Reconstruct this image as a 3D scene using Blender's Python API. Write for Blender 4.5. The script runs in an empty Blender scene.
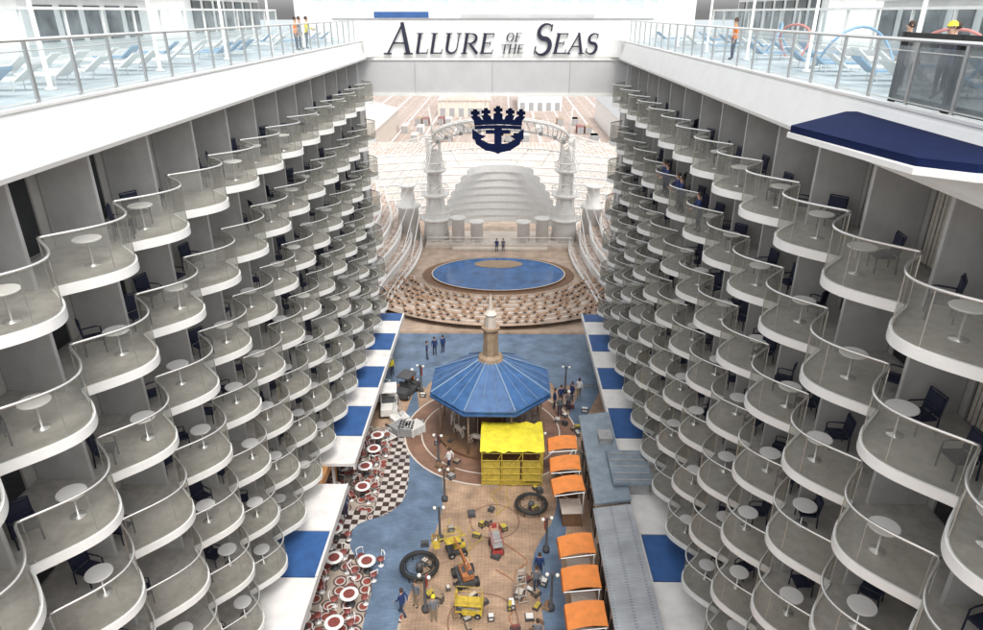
import bpy, math, random
from mathutils import Vector, Matrix
random.seed(7)
pi=math.pi
scene=bpy.context.scene
COL=scene.collection
# ---------------------------------------------------------------- materials
def mat(name,color,rough=0.5,metal=0.0,var=0.0,scale=3.0,bump=0.0,emit=0.0,spec=0.5):
    m=bpy.data.materials.new(name); m.use_nodes=True
    nt=m.node_tree; b=nt.nodes['Principled BSDF']
    b.inputs['Base Color'].default_value=(*color,1); b.inputs['Roughness'].default_value=rough
    b.inputs['Metallic'].default_value=metal
    b.inputs['Specular IOR Level'].default_value=spec
    if var>0 or bump>0:
        n=nt.nodes.new('ShaderNodeTexNoise')
        n.inputs['Scale'].default_value=scale; n.inputs['Detail'].default_value=6; n.inputs['Roughness'].default_value=0.65
        geo=nt.nodes.new('ShaderNodeNewGeometry')
        nt.links.new(geo.outputs['Position'],n.inputs['Vector'])
        if var>0:
            mr=nt.nodes.new('ShaderNodeMapRange'); mr.inputs[1].default_value=0.3; mr.inputs[2].default_value=0.7
            mr.inputs[3].default_value=1-var; mr.inputs[4].default_value=1+var*0.5
            nt.links.new(n.outputs['Fac'],mr.inputs[0])
            mx=nt.nodes.new('ShaderNodeVectorMath'); mx.operation='SCALE'
            mx.inputs[0].default_value=color
            nt.links.new(mr.outputs[0],mx.inputs['Scale']); nt.links.new(mx.outputs[0],b.inputs['Base Color'])
        if bump>0:
            bp=nt.nodes.new('ShaderNodeBump'); bp.inputs['Strength'].default_value=bump; bp.inputs['Distance'].default_value=0.02
            nt.links.new(n.outputs['Fac'],bp.inputs['Height']); nt.links.new(bp.outputs[0],b.inputs['Normal'])
    return m
def glassmat(name,tint,body,fac,rough=0.06):
    m=bpy.data.materials.new(name); m.use_nodes=True; nt=m.node_tree
    b=nt.nodes['Principled BSDF']; out=nt.nodes['Material Output']
    b.inputs['Base Color'].default_value=(*body,1); b.inputs['Roughness'].default_value=rough
    t=nt.nodes.new('ShaderNodeBsdfTransparent'); t.inputs[0].default_value=(*tint,1)
    mx=nt.nodes.new('ShaderNodeMixShader')
    geo=nt.nodes.new('ShaderNodeNewGeometry'); n=nt.nodes.new('ShaderNodeTexNoise'); n.inputs['Scale'].default_value=0.9
    nt.links.new(geo.outputs['Position'],n.inputs['Vector'])
    mr=nt.nodes.new('ShaderNodeMapRange'); mr.inputs[1].default_value=.3; mr.inputs[2].default_value=.7
    mr.inputs[3].default_value=max(0,fac-.12); mr.inputs[4].default_value=min(1,fac+.12)
    nt.links.new(n.outputs['Fac'],mr.inputs[0]); nt.links.new(mr.outputs[0],mx.inputs[0])
    nt.links.new(t.outputs[0],mx.inputs[1]); nt.links.new(b.outputs[0],mx.inputs[2]); nt.links.new(mx.outputs[0],out.inputs[0])
    return m
def ramp_mat(name,kind,cols,scale,rough=0.6,sx=1,sy=1,bias=None,lo=.65,rnd=.6):
    m=bpy.data.materials.new(name); m.use_nodes=True; nt=m.node_tree; b=nt.nodes['Principled BSDF']; b.inputs['Roughness'].default_value=rough
    geo=nt.nodes.new('ShaderNodeNewGeometry')
    mp=nt.nodes.new('ShaderNodeMapping'); mp.inputs['Scale'].default_value=(sx,sy,1)
    nt.links.new(geo.outputs['Position'],mp.inputs[0])
    if kind=='brick':
        t=nt.nodes.new('ShaderNodeTexBrick'); t.inputs['Scale'].default_value=scale
        t.inputs['Color1'].default_value=(*cols[0],1); t.inputs['Color2'].default_value=(*cols[1],1); t.inputs['Mortar'].default_value=(*cols[2],1)
        t.inputs['Mortar Size'].default_value=0.02
        src=t.outputs['Color']; nt.links.new(mp.outputs[0],t.inputs['Vector'])
    elif kind=='checker':
        t=nt.nodes.new('ShaderNodeTexChecker'); t.inputs['Scale'].default_value=scale
        t.inputs['Color1'].default_value=(*cols[0],1); t.inputs['Color2'].default_value=(*cols[1],1)
        ad=nt.nodes.new('ShaderNodeVectorMath'); ad.inputs[1].default_value=(0,0,0.37)
        nt.links.new(mp.outputs[0],ad.inputs[0]); nt.links.new(ad.outputs[0],t.inputs['Vector']); src=t.outputs['Color']
    elif kind=='voro':
        t=nt.nodes.new('ShaderNodeTexVoronoi'); t.inputs['Scale'].default_value=scale; nt.links.new(mp.outputs[0],t.inputs['Vector'])
        t.inputs['Randomness'].default_value=rnd; t.voronoi_dimensions='2D'
        r=nt.nodes.new('ShaderNodeValToRGB'); r.color_ramp.interpolation='CONSTANT'
        e=r.color_ramp.elements; e[0].position=0; e[0].color=(*cols[0],1); e[1].position=bias[0]; e[1].color=(*cols[1],1)
        for k in range(2,len(cols)):
            q=e.new(bias[k-1]); q.color=(*cols[k],1)
        nt.links.new(t.outputs['Distance'],r.inputs[0]); src=r.outputs[0]
    n=nt.nodes.new('ShaderNodeTexNoise'); n.inputs['Scale'].default_value=0.8; n.inputs['Detail'].default_value=8
    nt.links.new(geo.outputs['Position'],n.inputs['Vector'])
    mr=nt.nodes.new('ShaderNodeMapRange'); mr.inputs[1].default_value=.3; mr.inputs[2].default_value=.7; mr.inputs[3].default_value=lo; mr.inputs[4].default_value=1.15
    nt.links.new(n.outputs['Fac'],mr.inputs[0])
    v=nt.nodes.new('ShaderNodeVectorMath'); v.operation='SCALE'; nt.links.new(src,v.inputs[0]); nt.links.new(mr.outputs[0],v.inputs['Scale'])
    nt.links.new(v.outputs[0],b.inputs['Base Color'])
    return m
WHITE=mat('white_paint',(.80,.80,.78),.35,var=.06,scale=1.2)
WHITE2=mat('white_steelwork',(.76,.75,.72),.4,var=.1,scale=1.2)
RIM=mat('rim_white',(.84,.84,.82),.3,var=.07,scale=1.6)
GREYP=mat('partition_grey',(.47,.465,.455),.55,var=.14,scale=1.5)
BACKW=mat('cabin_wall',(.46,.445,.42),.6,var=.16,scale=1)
BFLOOR=mat('balcony_floor',(.43,.41,.38),.55,var=.28,scale=3)
STEEL=mat('rail_steel',(.76,.76,.74),.25,metal=.75)
POSTM=mat('post_steel',(.42,.43,.43),.35,metal=.7)
BGLASS=glassmat('balcony_glass',(.86,.86,.83),(.34,.34,.31),.27,.03)
DGLASS=mat('door_glass',(.02,.022,.025),.06)
FRAME=mat('door_frame',(.20,.19,.18),.4)
DARK=mat('dark_fabric',(.01,.013,.035),.7)
BLACK=mat('black_rubber',(.02,.02,.02),.7)
NAVY=mat('navy_paint',(.006,.012,.05),.8,var=.2,scale=2,spec=.1)
LNAVY=mat('letter_navy',(.012,.014,.035),.4)
BLUE=mat('awning_blue',(.03,.10,.28),.6,var=.25,scale=1.3)
ROOFB=mat('roof_blue',(.05,.13,.30),.45,var=.4,scale=1.5)
GREYROOF=ramp_mat('plank_roof','brick',[(.38,.39,.41),(.33,.35,.37),(.22,.24,.26)],1.0,.6,.3,3,lo=.75)
SLATE=mat('slate_roof',(.22,.27,.32),.5,var=.3,scale=1.5)
GREYF=mat('bridge_grey',(.50,.50,.50),.5,var=.1,scale=.6)
CREAM=mat('cream_paint',(.64,.57,.50),.55,var=.18,scale=.8)
TAN=mat('tan_stone',(.33,.24,.16),.6,var=.3,scale=2)
BROWN=mat('brown_wood',(.20,.11,.06),.6,var=.3,scale=3)
YEL=mat('yellow_canvas',(.76,.64,.04),.6,var=.25,scale=2)
YELD=mat('yellow_scaffold',(.50,.38,.06),.6,var=.3,scale=3)
MYEL=mat('machine_yellow',(.58,.42,.05),.55,var=.35,scale=4)
MORG=mat('machine_orange',(.46,.18,.07),.55,var=.4,scale=4)
ORG=mat('orange_canvas',(.80,.26,.06),.65,var=.2,scale=2)
RED=mat('red_paint',(.42,.06,.05),.5,var=.25,scale=3)
MAROON=mat('maroon',(.23,.06,.05),.5,var=.3,scale=4)
GREYC=mat('mid_grey',(.33,.33,.33),.6,var=.2,scale=3)
DKG=mat('dark_grey',(.08,.08,.085),.6,var=.2,scale=3)
WATER=mat('pool_water',(.03,.13,.34),.12,var=.45,scale=.9,bump=.5)
CYG=glassmat('wind_glass',(.93,.97,.98),(.62,.70,.73),.22)
DTG=glassmat('dark_tint_glass',(.4,.4,.4),(.07,.07,.07),.6)
DECKM=ramp_mat('deck_planks','brick',[(.46,.52,.54),(.40,.46,.48),(.28,.33,.35)],1.0,.55,.4,4)
BOARD=ramp_mat('boardwalk_tan','brick',[(.50,.34,.23),(.40,.27,.18),(.25,.17,.12)],1.0,.6,1.2,2.6,lo=.55)
BOARDR=ramp_mat('boardwalk_red','brick',[(.30,.17,.11),(.24,.13,.09),(.16,.09,.07)],1.0,.6,1.5,3)
SLBLUE=ramp_mat('slate_blue_path','brick',[(.12,.18,.27),(.15,.22,.31),(.09,.13,.20)],1.0,.5,1.6,3,lo=.6)
MOSAIC=ramp_mat('mosaic','voro',[(.27,.065,.05),(.55,.51,.46),(.10,.05,.05),(.42,.36,.30)],1.25,.5,1,1,[.26,.36,.47])
CHECK=ramp_mat('checker_tiles','checker',[(.06,.035,.03),(.56,.52,.48)],2.5,.4)
THFLOOR=ramp_mat('theatre_floor','brick',[(.52,.40,.31),(.44,.34,.26),(.30,.22,.17)],1.0,.6,1.2,2,lo=.7)
THPINK=ramp_mat('theatre_tier','voro',[(.34,.22,.17),(.52,.40,.33),(.62,.54,.48)],1.5,.6,1,1,[.22,.42],.65,.35)
CONC=ramp_mat('dock_concrete','brick',[(.42,.32,.27),(.34,.27,.23),(.50,.45,.41)],1.0,.8,.05,.14,lo=.65)
SEAM=mat('seat_tan',(.56,.37,.25),.6,var=.45,scale=4)
LEDGEW=mat('ledge_white',(.76,.74,.71),.5,var=.18,scale=.9)
WARM=mat('shop_warm',(.55,.27,.10),.5,var=.3,scale=2)
TOPW=mat('table_top',(.80,.79,.77),.35)
SKIN=mat('skin',(.5,.3,.21),.5)
HAIR=mat('hair_dark',(.05,.03,.02),.7)
DENIM=mat('trouser_dark',(.03,.04,.08),.8)
KHAKI=mat('trouser_khaki',(.25,.2,.13),.8)
JN=mat('jacket_navy',(.02,.04,.14),.8); JO=mat('jacket_orange',(.8,.22,.03),.7); JW=mat('jacket_white',(.7,.7,.7),.7)
JY=mat('jacket_yellow',(.75,.65,.05),.7); JG=mat('jacket_grey',(.15,.16,.18),.8)
LAMPW=mat('lamp_globe',(.85,.83,.78),.3)
PALEB=mat('pale_blue_paint',(.20,.34,.48),.5); PALER=mat('pale_red_paint',(.55,.22,.20),.5)
# ---------------------------------------------------------------- mesh builder
class MB:
    def __init__(s): s.v=[];s.f=[];s.m=[];s.s=[]
    def face(s,idx,m=0,sm=False): s.f.append(tuple(idx));s.m.append(m);s.s.append(sm)
    def poly(s,pts,m=0):
        b=len(s.v); s.v+= [tuple(p) for p in pts]; s.face(range(b,b+len(pts)),m)
    def box(s,c,d,m=0,rz=0.0):
        b=len(s.v); cx,cy,cz=c; hx,hy,hz=d[0]/2,d[1]/2,d[2]/2; C,S=math.cos(rz),math.sin(rz)
        for dz in(-hz,hz):
            for dx,dy in((-hx,-hy),(hx,-hy),(hx,hy),(-hx,hy)):
                s.v.append((cx+dx*C-dy*S,cy+dx*S+dy*C,cz+dz))
        for q in((0,3,2,1),(4,5,6,7),(0,1,5,4),(1,2,6,5),(2,3,7,6),(3,0,4,7)): s.face([b+i for i in q],m)
        return s
    def bx(s,x0,x1,y0,y1,z0,z1,m=0): return s.box(((x0+x1)/2,(y0+y1)/2,(z0+z1)/2),(x1-x0,y1-y0,z1-z0),m)
    def prism(s,poly,z0,z1,m=0,mt=None):
        a=sum(poly[i][0]*poly[(i+1)%len(poly)][1]-poly[(i+1)%len(poly)][0]*poly[i][1] for i in range(len(poly)))
        if a<0: poly=poly[::-1]
        n=len(poly); b=len(s.v)
        for z in(z0,z1):
            for p in poly: s.v.append((p[0],p[1],z))
        s.face([b+i for i in range(n)][::-1],m); s.face([b+n+i for i in range(n)],m if mt is None else mt)
        for i in range(n):
            j=(i+1)%n; s.face((b+i,b+j,b+n+j,b+n+i),m)
        return s
    def tube(s,pts,r,n=6,m=0,cap=True):
        pts=[Vector(p) for p in pts]; k=len(pts); rs=r if isinstance(r,(list,tuple)) else [r]*k
        b=len(s.v)
        for i,p in enumerate(pts):
            d=(pts[min(i+1,k-1)]-pts[max(i-1,0)]).normalized()
            up=Vector((0,0,1)) if abs(d.z)<.95 else Vector((1,0,0))
            a=d.cross(up).normalized(); c=a.cross(d)
            for j in range(n):
                t=2*pi*j/n; q=p+a*math.cos(t)*rs[i]+c*math.sin(t)*rs[i]; s.v.append(tuple(q))
        for i in range(k-1):
            for j in range(n):
                jj=(j+1)%n; s.face((b+i*n+j,b+i*n+jj,b+(i+1)*n+jj,b+(i+1)*n+j),m,n>5)
        if cap:
            s.face([b+j for j in range(n)][::-1],m); s.face([b+(k-1)*n+j for j in range(n)],m)
        return s
    def lathe(s,prof,n=16,m=0,c=(0,0,0),ph=0,sm=True):
        b=len(s.v); k=len(prof)
        for r,z in prof:
            for j in range(n):
                t=2*pi*j/n+ph; s.v.append((c[0]+r*math.cos(t),c[1]+r*math.sin(t),c[2]+z))
        for i in range(k-1):
            for j in range(n):
                jj=(j+1)%n; s.face((b+i*n+j,b+i*n+jj,b+(i+1)*n+jj,b+(i+1)*n+j),m,sm)
        if prof[0][0]>1e-4: s.face([b+j for j in range(n)][::-1],m)
        if prof[-1][0]>1e-4: s.face([b+(k-1)*n+j for j in range(n)],m)
        return s
    def band(s,pts2,z0,z1,th,m=0):
        k=len(pts2); b=len(s.v); nr=[]
        for i in range(k):
            a=Vector(pts2[max(i-1,0)]); c=Vector(pts2[min(i+1,k-1)]); d=(c-a).normalized(); nr.append(Vector((d.y,-d.x)))
        for i,p in enumerate(pts2):
            q=Vector(p)+nr[i]*th
            s.v+=[(p[0],p[1],z0),(q.x,q.y,z0),(q.x,q.y,z1),(p[0],p[1],z1)]
        for i in range(k-1):
            a=b+i*4;c=a+4
            for u in range(4):
                w=(u+1)%4; s.face((a+u,c+u,c+w,a+w),m,False)
        s.face((b,b+1,b+2,b+3),m); e=b+(k-1)*4; s.face((e+3,e+2,e+1,e),m)
        return s
    def sheet(s,pts2,z0,z1,m=0):
        k=len(pts2); b=len(s.v)
        for p in pts2: s.v+=[(p[0],p[1],z0),(p[0],p[1],z1)]
        for i in range(k-1): s.face((b+2*i,b+2*i+2,b+2*i+3,b+2*i+1),m,True)
        return s
    def mesh(s,name,mats):
        me=bpy.data.meshes.new(name); me.from_pydata(s.v,[],s.f)
        for q in mats: me.materials.append(q)
        for p,mi,sm in zip(me.polygons,s.m,s.s): p.material_index=mi; p.use_smooth=sm
        me.update(); return me
def ob(name,me,parent=None,loc=(0,0,0),rz=0,**kw):
    o=bpy.data.objects.new(name,me); COL.objects.link(o)
    o.location=loc; o.rotation_euler=(0,0,rz)
    if parent is not None: o.parent=parent
    for k,v in kw.items(): o[k]=v
    return o
def spawn(name,me,parts,loc,rz,label,category,group=None,scale=1):
    o=ob(name,me,None,loc,rz,label=label,category=category)
    if scale!=1: o.scale=(scale,)*3
    if group: o['group']=group
    def rec(par,ps):
        for p in ps:
            c=ob(p[0],p[1],par,p[2] if len(p)>2 else (0,0,0),p[3] if len(p)>3 else 0)
            if len(p)>4: rec(c,p[4])
    rec(o,parts); return o
def struct(name,mb,mats): return ob(name,mb.mesh(name,mats),kind='structure')
# ---------------------------------------------------------------- ground
g=MB(); g.poly([(-2500,-500,-14),(2500,-500,-14),(2500,4500,-14),(-2500,4500,-14)]); struct('ground',g,[CONC])
g=MB(); g.poly([(-11.9,-6,0),(11.9,-6,0),(11.9,57,0),(-11.9,57,0)]); struct('boardwalk_floor',g,[BOARD])
g=MB(); g.poly([(-11.8,8,.004),(-3.9,8,.004),(-4.2,41,.004),(-11.8,41,.004)]); struct('mosaic_pavement',g,[MOSAIC])
g=MB(); g.poly([(-6.9,31.0,.008),(-4.9,33,.008),(-5.3,40.6,.008),(-6.7,40.6,.008)]); g.poly([(-9.9,28.0,.008),(-7.2,28.0,.008),(-7.2,32.0,.008),(-9.9,32.0,.008)]); struct('checkered_pavement',g,[CHECK])
def smooth(pts,n=6):
    out=[]
    k=len(pts)
    for i in range(k-1):
        p0=Vector(pts[max(i-1,0)]);p1=Vector(pts[i]);p2=Vector(pts[i+1]);p3=Vector(pts[min(i+2,k-1)])
        for j in range(n):
            t=j/n; out.append(tuple(.5*((2*p1)+(p2-p0)*t+(2*p0-5*p1+4*p2-p3)*t*t+(3*p1-p0-3*p2+p3)*t**3)))
    out.append(tuple(pts[-1])); return out
L1=smooth([(-5.4,8),(-5.8,18),(-5.9,23.5),(-6.0,26.6),(-7.6,28.9),(-7.6,30.7),(-5.9,31.8),(-5.1,33.6),(-5.4,37.7),(-6.4,42),(-8.6,47)])
R1=smooth([(-3.8,8),(-4.0,18),(-4.2,23.5),(-3.9,25.5),(-3.4,27.8),(-2.8,31.3),(-2.8,34),(-3.5,37.7),(-4.9,41),(-6,47)])
g=MB(); 
n=min(len(L1),len(R1))
for i in range(n-1): g.poly([(L1[i][0],L1[i][1],.012),(R1[i][0],R1[i][1],.012),(R1[i+1][0],R1[i+1][1],.012),(L1[i+1][0],L1[i+1][1],.012)])
struct('blue_path',g,[SLBLUE])
g=MB(); R2=smooth([(3.1,8),(3.0,24),(2.6,28),(4.0,31.5),(4.4,34),(4.6,38),(6,43),(7.4,47)]); R3=smooth([(4.2,8),(4.2,24),(4.2,28),(4.9,31.5),(5.4,34),(5.8,38),(7.4,43),(9,47)])
for i in range(len(R2)-1): g.poly([(R2[i][0],R2[i][1],.012),(R3[i][0],R3[i][1],.012),(R3[i+1][0],R3[i+1][1],.012),(R2[i+1][0],R2[i+1][1],.012)])
struct('blue_path',g,[SLBLUE])
g=MB(); pl=[(-11.5,47),(-6,47.2)]+[(5.2*math.cos(t),46.5+3.0*math.sin(t)) for t in [pi*(1-k/12) for k in range(13)]]+[(6,47.2),(11.5,47),(11.5,56.6),(-11.5,56.6)]
g.poly([(x,y,.016) for x,y in pl]); struct('blue_plaza',g,[SLBLUE])
def disc(cx,cy,r0,r1,z,n=48):
    g=MB()
    for i in range(n):
        a=2*pi*i/n;b=2*pi*(i+1)/n
        if r0>0: g.poly([(cx+r0*math.cos(a),cy+r0*math.sin(a),z),(cx+r1*math.cos(a),cy+r1*math.sin(a),z),(cx+r1*math.cos(b),cy+r1*math.sin(b),z),(cx+r0*math.cos(b),cy+r0*math.sin(b),z)])
        else: g.poly([(cx,cy,z),(cx+r1*math.cos(a),cy+r1*math.sin(a),z),(cx+r1*math.cos(b),cy+r1*math.sin(b),z)])
    return g
struct('paved_circle',disc(.1,40.6,0,6.2,.020),[CREAM])
struct('paved_circle',disc(.1,40.6,0,6.08,.024),[BOARDR])
struct('paved_circle',disc(.1,40.6,4.9,5.0,.028),[CREAM])
for (cx,cy,r) in[(.5,31.2,1.5),(0,24,1.8)]:
    struct('paved_ring',disc(cx,cy,r-.1,r,.008),[BOARDR])
# ---------------------------------------------------------------- ship blocks
XW=10.05; L=3.27; XB=11.95
g=MB(); g.bx(-24,-XB,-6,56.5,-13.9,25.4); struct('superstructure_wall',g,[BACKW])
g=MB(); g.bx(XB,24,-6,56.5,-13.9,25.4); struct('superstructure_wall',g,[BACKW])
g=MB(); g.bx(-24,24,56.52,104,-13.9,-.05); struct('stern_hull',g,[CREAM])
g=MB(); g.poly([(-24,-6,25.5),(-10.1,-6,25.5),(-10.1,63,25.5),(-24,63,25.5)]); struct('pool_deck_floor',g,[DECKM])
g=MB(); g.poly([(24,-6,25.5),(10.1,-6,25.5),(10.1,63,25.5),(24,63,25.5)]); struct('pool_deck_floor',g,[DECKM])
for sx in(-1,1):
    g=MB(); pr=[(sx*9.95,25.49),(sx*9.88,25.38),(sx*9.62,24.32),(sx*9.66,24.2),(sx*11.93,24.2),(sx*11.93,25.49)]
    b=len(g.v); q=len(pr)
    for y in(-6,54.9):
        for x,z in pr: g.v.append((x,y,z))
    for i in range(q):
        j=(i+1)%q; g.face((i,j,q+j,q+i))
    g.face(range(q)); g.face(range(q,2*q))
    g.bx(min(sx*9.88,sx*10.08),max(sx*9.88,sx*10.08),-6,54.9,25.495,25.56)
    # plate joints
    ob('deck_fascia',g.mesh('deck_fascia',[WHITE]),label='long white sloping edge beam along the upper deck',category='deck edge')
for sx in(-1,1):
    g=MB(); g.bx(min(sx*10.35,sx*11.93),max(sx*10.35,sx*11.93),54.15,56.5,0,24.19)
    ob('end_pillar',g.mesh('end_pillar',[GREYF]),label='tall pale grey end pillar under the bridge',category='pillar')
# ---------------------------------------------------------------- balconies
def off(t): return 1.1*(.5-.5*math.cos(2*pi*t))**.56
ts=[i/32 for i in range(33)]
cv=[(off(t),t*L) for t in ts]
g=MB(); g.prism([(-1.88,0.0)]+cv+[(-1.88,L)],-.14,0,0,1); M_slab=g.mesh('balcony_slab',[RIM,BFLOOR])
g=MB(); g.band(cv,-.20,.06,.07); M_rim=g.mesh('balcony_rim',[RIM])
cg=[(x+.035,y) for x,y in cv]
g=MB(); g.sheet(cg,.065,1.28); M_gl=g.mesh('balcony_glass',[BGLASS])
g=MB(); g.tube([(x,y,1.31) for x,y in cg],.036,6)
for i in (1,11,21,31):
    x,y=cg[i]; g.tube([(x-.02,y,.06),(x-.02,y,1.3)],.014,5)
M_rail=g.mesh('balcony_rail',[STEEL])
g=MB(); g.bx(-1.86,-.42,-.04,.04,.003,2.65); g.bx(-.42,-.34,-.06,.06,.003,2.65)
M_part=g.mesh('partition',[GREYP])
g=MB()
g.bx(-1.87,-1.82,.35,2.75,.02,2.25,0); g.bx(-1.82,-1.80,.45,1.5,.1,2.17,1); g.bx(-1.82,-1.80,1.6,2.65,.1,2.17,1); g.bx(-1.80,-1.76,1.50,1.60,.05,2.2,0)
M_door=g.mesh('balcony_door',[FRAME,DGLASS])
CURT=mat('curtain_cloth',(.5,.46,.40),.8,var=.2,scale=6)
g=MB(); g.bx(-1.87,-1.82,.35,2.75,.02,2.25,0); g.bx(-1.82,-1.80,.45,1.5,.1,2.17,1); g.bx(-1.82,-1.80,1.6,2.65,.1,2.17,1); g.bx(-1.80,-1.76,1.50,1.60,.05,2.2,0)
for k in range(6): g.bx(-1.799,-1.785+.01*(k%2),.5+k*.16,.62+k*.16,.12,2.15,2)
M_door2=g.mesh('balcony_door',[FRAME,DGLASS,CURT])
g=MB(); g.lathe([(.34,.70),(.355,.715),(.355,.735),(.34,.75)],24); M_tt=g.mesh('table_top',[TOPW])
g=MB(); g.lathe([(.2,0),(.2,.02),(.03,.04),(.03,.70)],12); M_ts=g.mesh('table_stem',[STEEL])
g=MB(); g.lathe([(.2,0),(.2,.02),(.03,.04),(.03,.70)],10,1); g.lathe([(.34,.70),(.355,.735),(.34,.75)],16); M_tj=g.mesh('table_simple',[TOPW,STEEL])
def chair_parts():
    a=MB(); a.box((0,0,.42),(.5,.48,.07)); 
    b=MB(); b.box((0,-.27,.72),(.48,.02,.48))
    for i in range(5): b.box((0,-.255-.01*i,.52+.1*i),(.5,.04,.088))
    c=MB()
    for x in(-.27,.27):
        c.tube([(x,.22,0),(x,.22,.62),(x,.1,.65),(x,-.26,.64)],.022,5); c.tube([(x,-.3,0),(x,-.26,.5),(x,-.32,1.0)],.022,5)
    c.tube([(-.27,-.32,1.0),(.27,-.32,1.0)],.022,5); c.tube([(-.27,.22,.4),(.27,.22,.4)],.018,5)
    return a,b,c
a,b,c=chair_parts()
M_cs=a.mesh('chair_seat',[DARK]); M_cb=b.mesh('chair_back',[DARK]); M_cf=c.mesh('chair_frame',[DARK])
g=MB()
for q in(a,b,c):
    k=len(g.v); g.v+=q.v
    for f,m_,s_ in zip(q.f,q.m,q.s): g.face([i+k for i in f],m_,s_)
M_cj=g.mesh('chair_simple',[DARK])
rows=[21.4-2.8*k for k in range(7)]
nch=0
for side in(-1,1):
    D0=5.0 if side<0 else 4.3
    for r,z in enumerate(rows):
        for i in range(15):
            y=D0+i*L
            h=27.5-z
            zc=.911*(y+L)+.4115*h
            if 735.5*(h-1.3)/zc>700 or 670*8.0/zc>600: 
                continue
            loc=(side*XW,y if side<0 else y+L,z); rz=0 if side<0 else pi
            rr=random.Random(r*100+i+ (0 if side<0 else 5000))
            spawn('balcony',None,[('floor_slab',M_slab),('rim',M_rim),('glass_panel',M_gl),('handrail',M_rail),('partition',M_part),('door',M_door2 if rr.random()<.4 else M_door)],loc,rz,
              'curved white-rimmed cabin balcony with clear grey glass balustrade','balcony','cabin balconies in stacked rows')
            C,S=math.cos(rz),math.sin(rz)
            def P(u,v): return (loc[0]+u*C-v*S,loc[1]+u*S+v*C,z+.002)
            near=y<20
            tu=.15+rr.uniform(-.4,.15)
            tv=rr.uniform(1.4,2.3) if side<0 else rr.uniform(.9,1.8)
            if rr.random()<.85:
                if near: spawn('side_table',None,[('table_top',M_tt),('stem',M_ts)],P(tu,tv),0,'small round white table standing on a balcony floor','table','balcony tables')
                else: spawn('side_table',M_tj,[],P(tu,tv),0,'small round white table standing on a balcony floor','table','balcony tables')
            for k in range(2 if rr.random()<.6 else 1):
                if nch>=298 or rr.random()<.08: continue
                nch+=1
                cu=-.55+rr.uniform(-.3,.3); cvv=(.65+1.5*k+rr.uniform(-.1,.3))
                an=rr.uniform(-.8,.8)-pi/2+rz
                if near: spawn('balcony_chair',None,[('seat',M_cs),('backrest',M_cb),('frame',M_cf)],P(cu,cvv),an,'dark navy armchair on a cabin balcony','chair','balcony chairs')
                else: spawn('balcony_chair',M_cj,[],P(cu,cvv),an,'dark navy armchair on a cabin balcony','chair','balcony chairs')
# ---------------------------------------------------------------- shop roofs
def ledge(side,y0,y1,m,desc):
    x0,x1=(-11.93,-7.9) if side<0 else (8.0,11.93)
    g=MB(); g.bx(x0,x1,y0+.03,y1-.03,3.0,3.2,0)
    xi=-7.9 if side<0 else 8.0
    g.box((xi+(-.06 if side>0 else .06),(y0+y1)/2,3.02),(.12,y1-y0-.06,.46),1)
    ob('shop_awning',g.mesh('shop_awning',[m,LEDGEW]),label=desc,category='awning',group='flat awnings over the shop fronts')
seq=[(10,13.4,'b'),(13.4,16.6,'w'),(16.6,19.6,'b'),(19.6,23.6,'w'),(23.6,26.7,'b'),(26.7,30.5,'w'),(30.5,32.3,'o'),(32.3,35.2,'w'),(35.2,38.7,'b'),(38.7,41.2,'w'),(41.2,44.3,'b'),(44.3,47,'w'),(47,50,'b'),(50,52.5,'w'),(52.5,54.1,'b')]
for side in(-1,1):
    for y0,y1,c in seq:
        if c=='o':
            if side<0: continue
            c='w'
        ledge(side,y0,y1,BLUE if c=='b' else LEDGEW,'flat blue awning panel over a shop front' if c=='b' else 'flat white awning panel over a shop front')
    g=MB(); xw=side*9.4
    g.bx(min(xw,side*11.93),max(xw,side*11.93),6,54.1,.0,2.98,0)
    for k in range(12):
        yy=8+k*3.9; g.box((xw-side*.03,yy,1.3),(.08,2.6,2.2),1)
        g.box((xw-side*.05,yy+1.7,1.45),(.14,.25,2.9),2)
    ob('shop_building',g.mesh('shop_building',[WARM,DGLASS,LEDGEW]),label='warm coloured shop row with glazing below the awnings',category='shop')
# ---------------------------------------------------------------- bridge and sign
g=MB(); g.bx(-11.93,11.93,55.0,63,21.5,24.35,0); g.bx(-11.93,11.93,54.9,54.995,21.5,21.72,1); g.bx(-11.93,11.93,54.93,54.995,24.14,24.34,1)
for x in(-6,0,6): g.bx(x-.015,x+.015,54.97,54.997,21.73,24.13,2)
B=ob('bridge',None,label='pale grey footbridge spanning the canyon between cabin blocks',category='bridge')
ob('girder',g.mesh('girder',[GREYF,WHITE2,GREYC]),B)
g=MB(); g.bx(-12.0,12.0,54.95,55.4,24.36,27.0,0); g.bx(-12.1,12.1,54.9,55.5,27.0,27.1,1); ob('parapet',g.mesh('parapet',[WHITE,GREYC]),B)
for sx in(-1,1):
    g=MB(); pts=[(sx*9.7,54.0)]+[(sx*(9.7-.9*(1-math.cos(t))),54.0+.94*math.sin(t)) for t in [pi/2*k/8 for k in range(1,9)]]+[(sx*9.7,54.94)]
    g.prism(pts,24.37,25.6,0); ob('corner_fillet',g.mesh('corner_fillet',[WHITE]),B)
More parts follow.
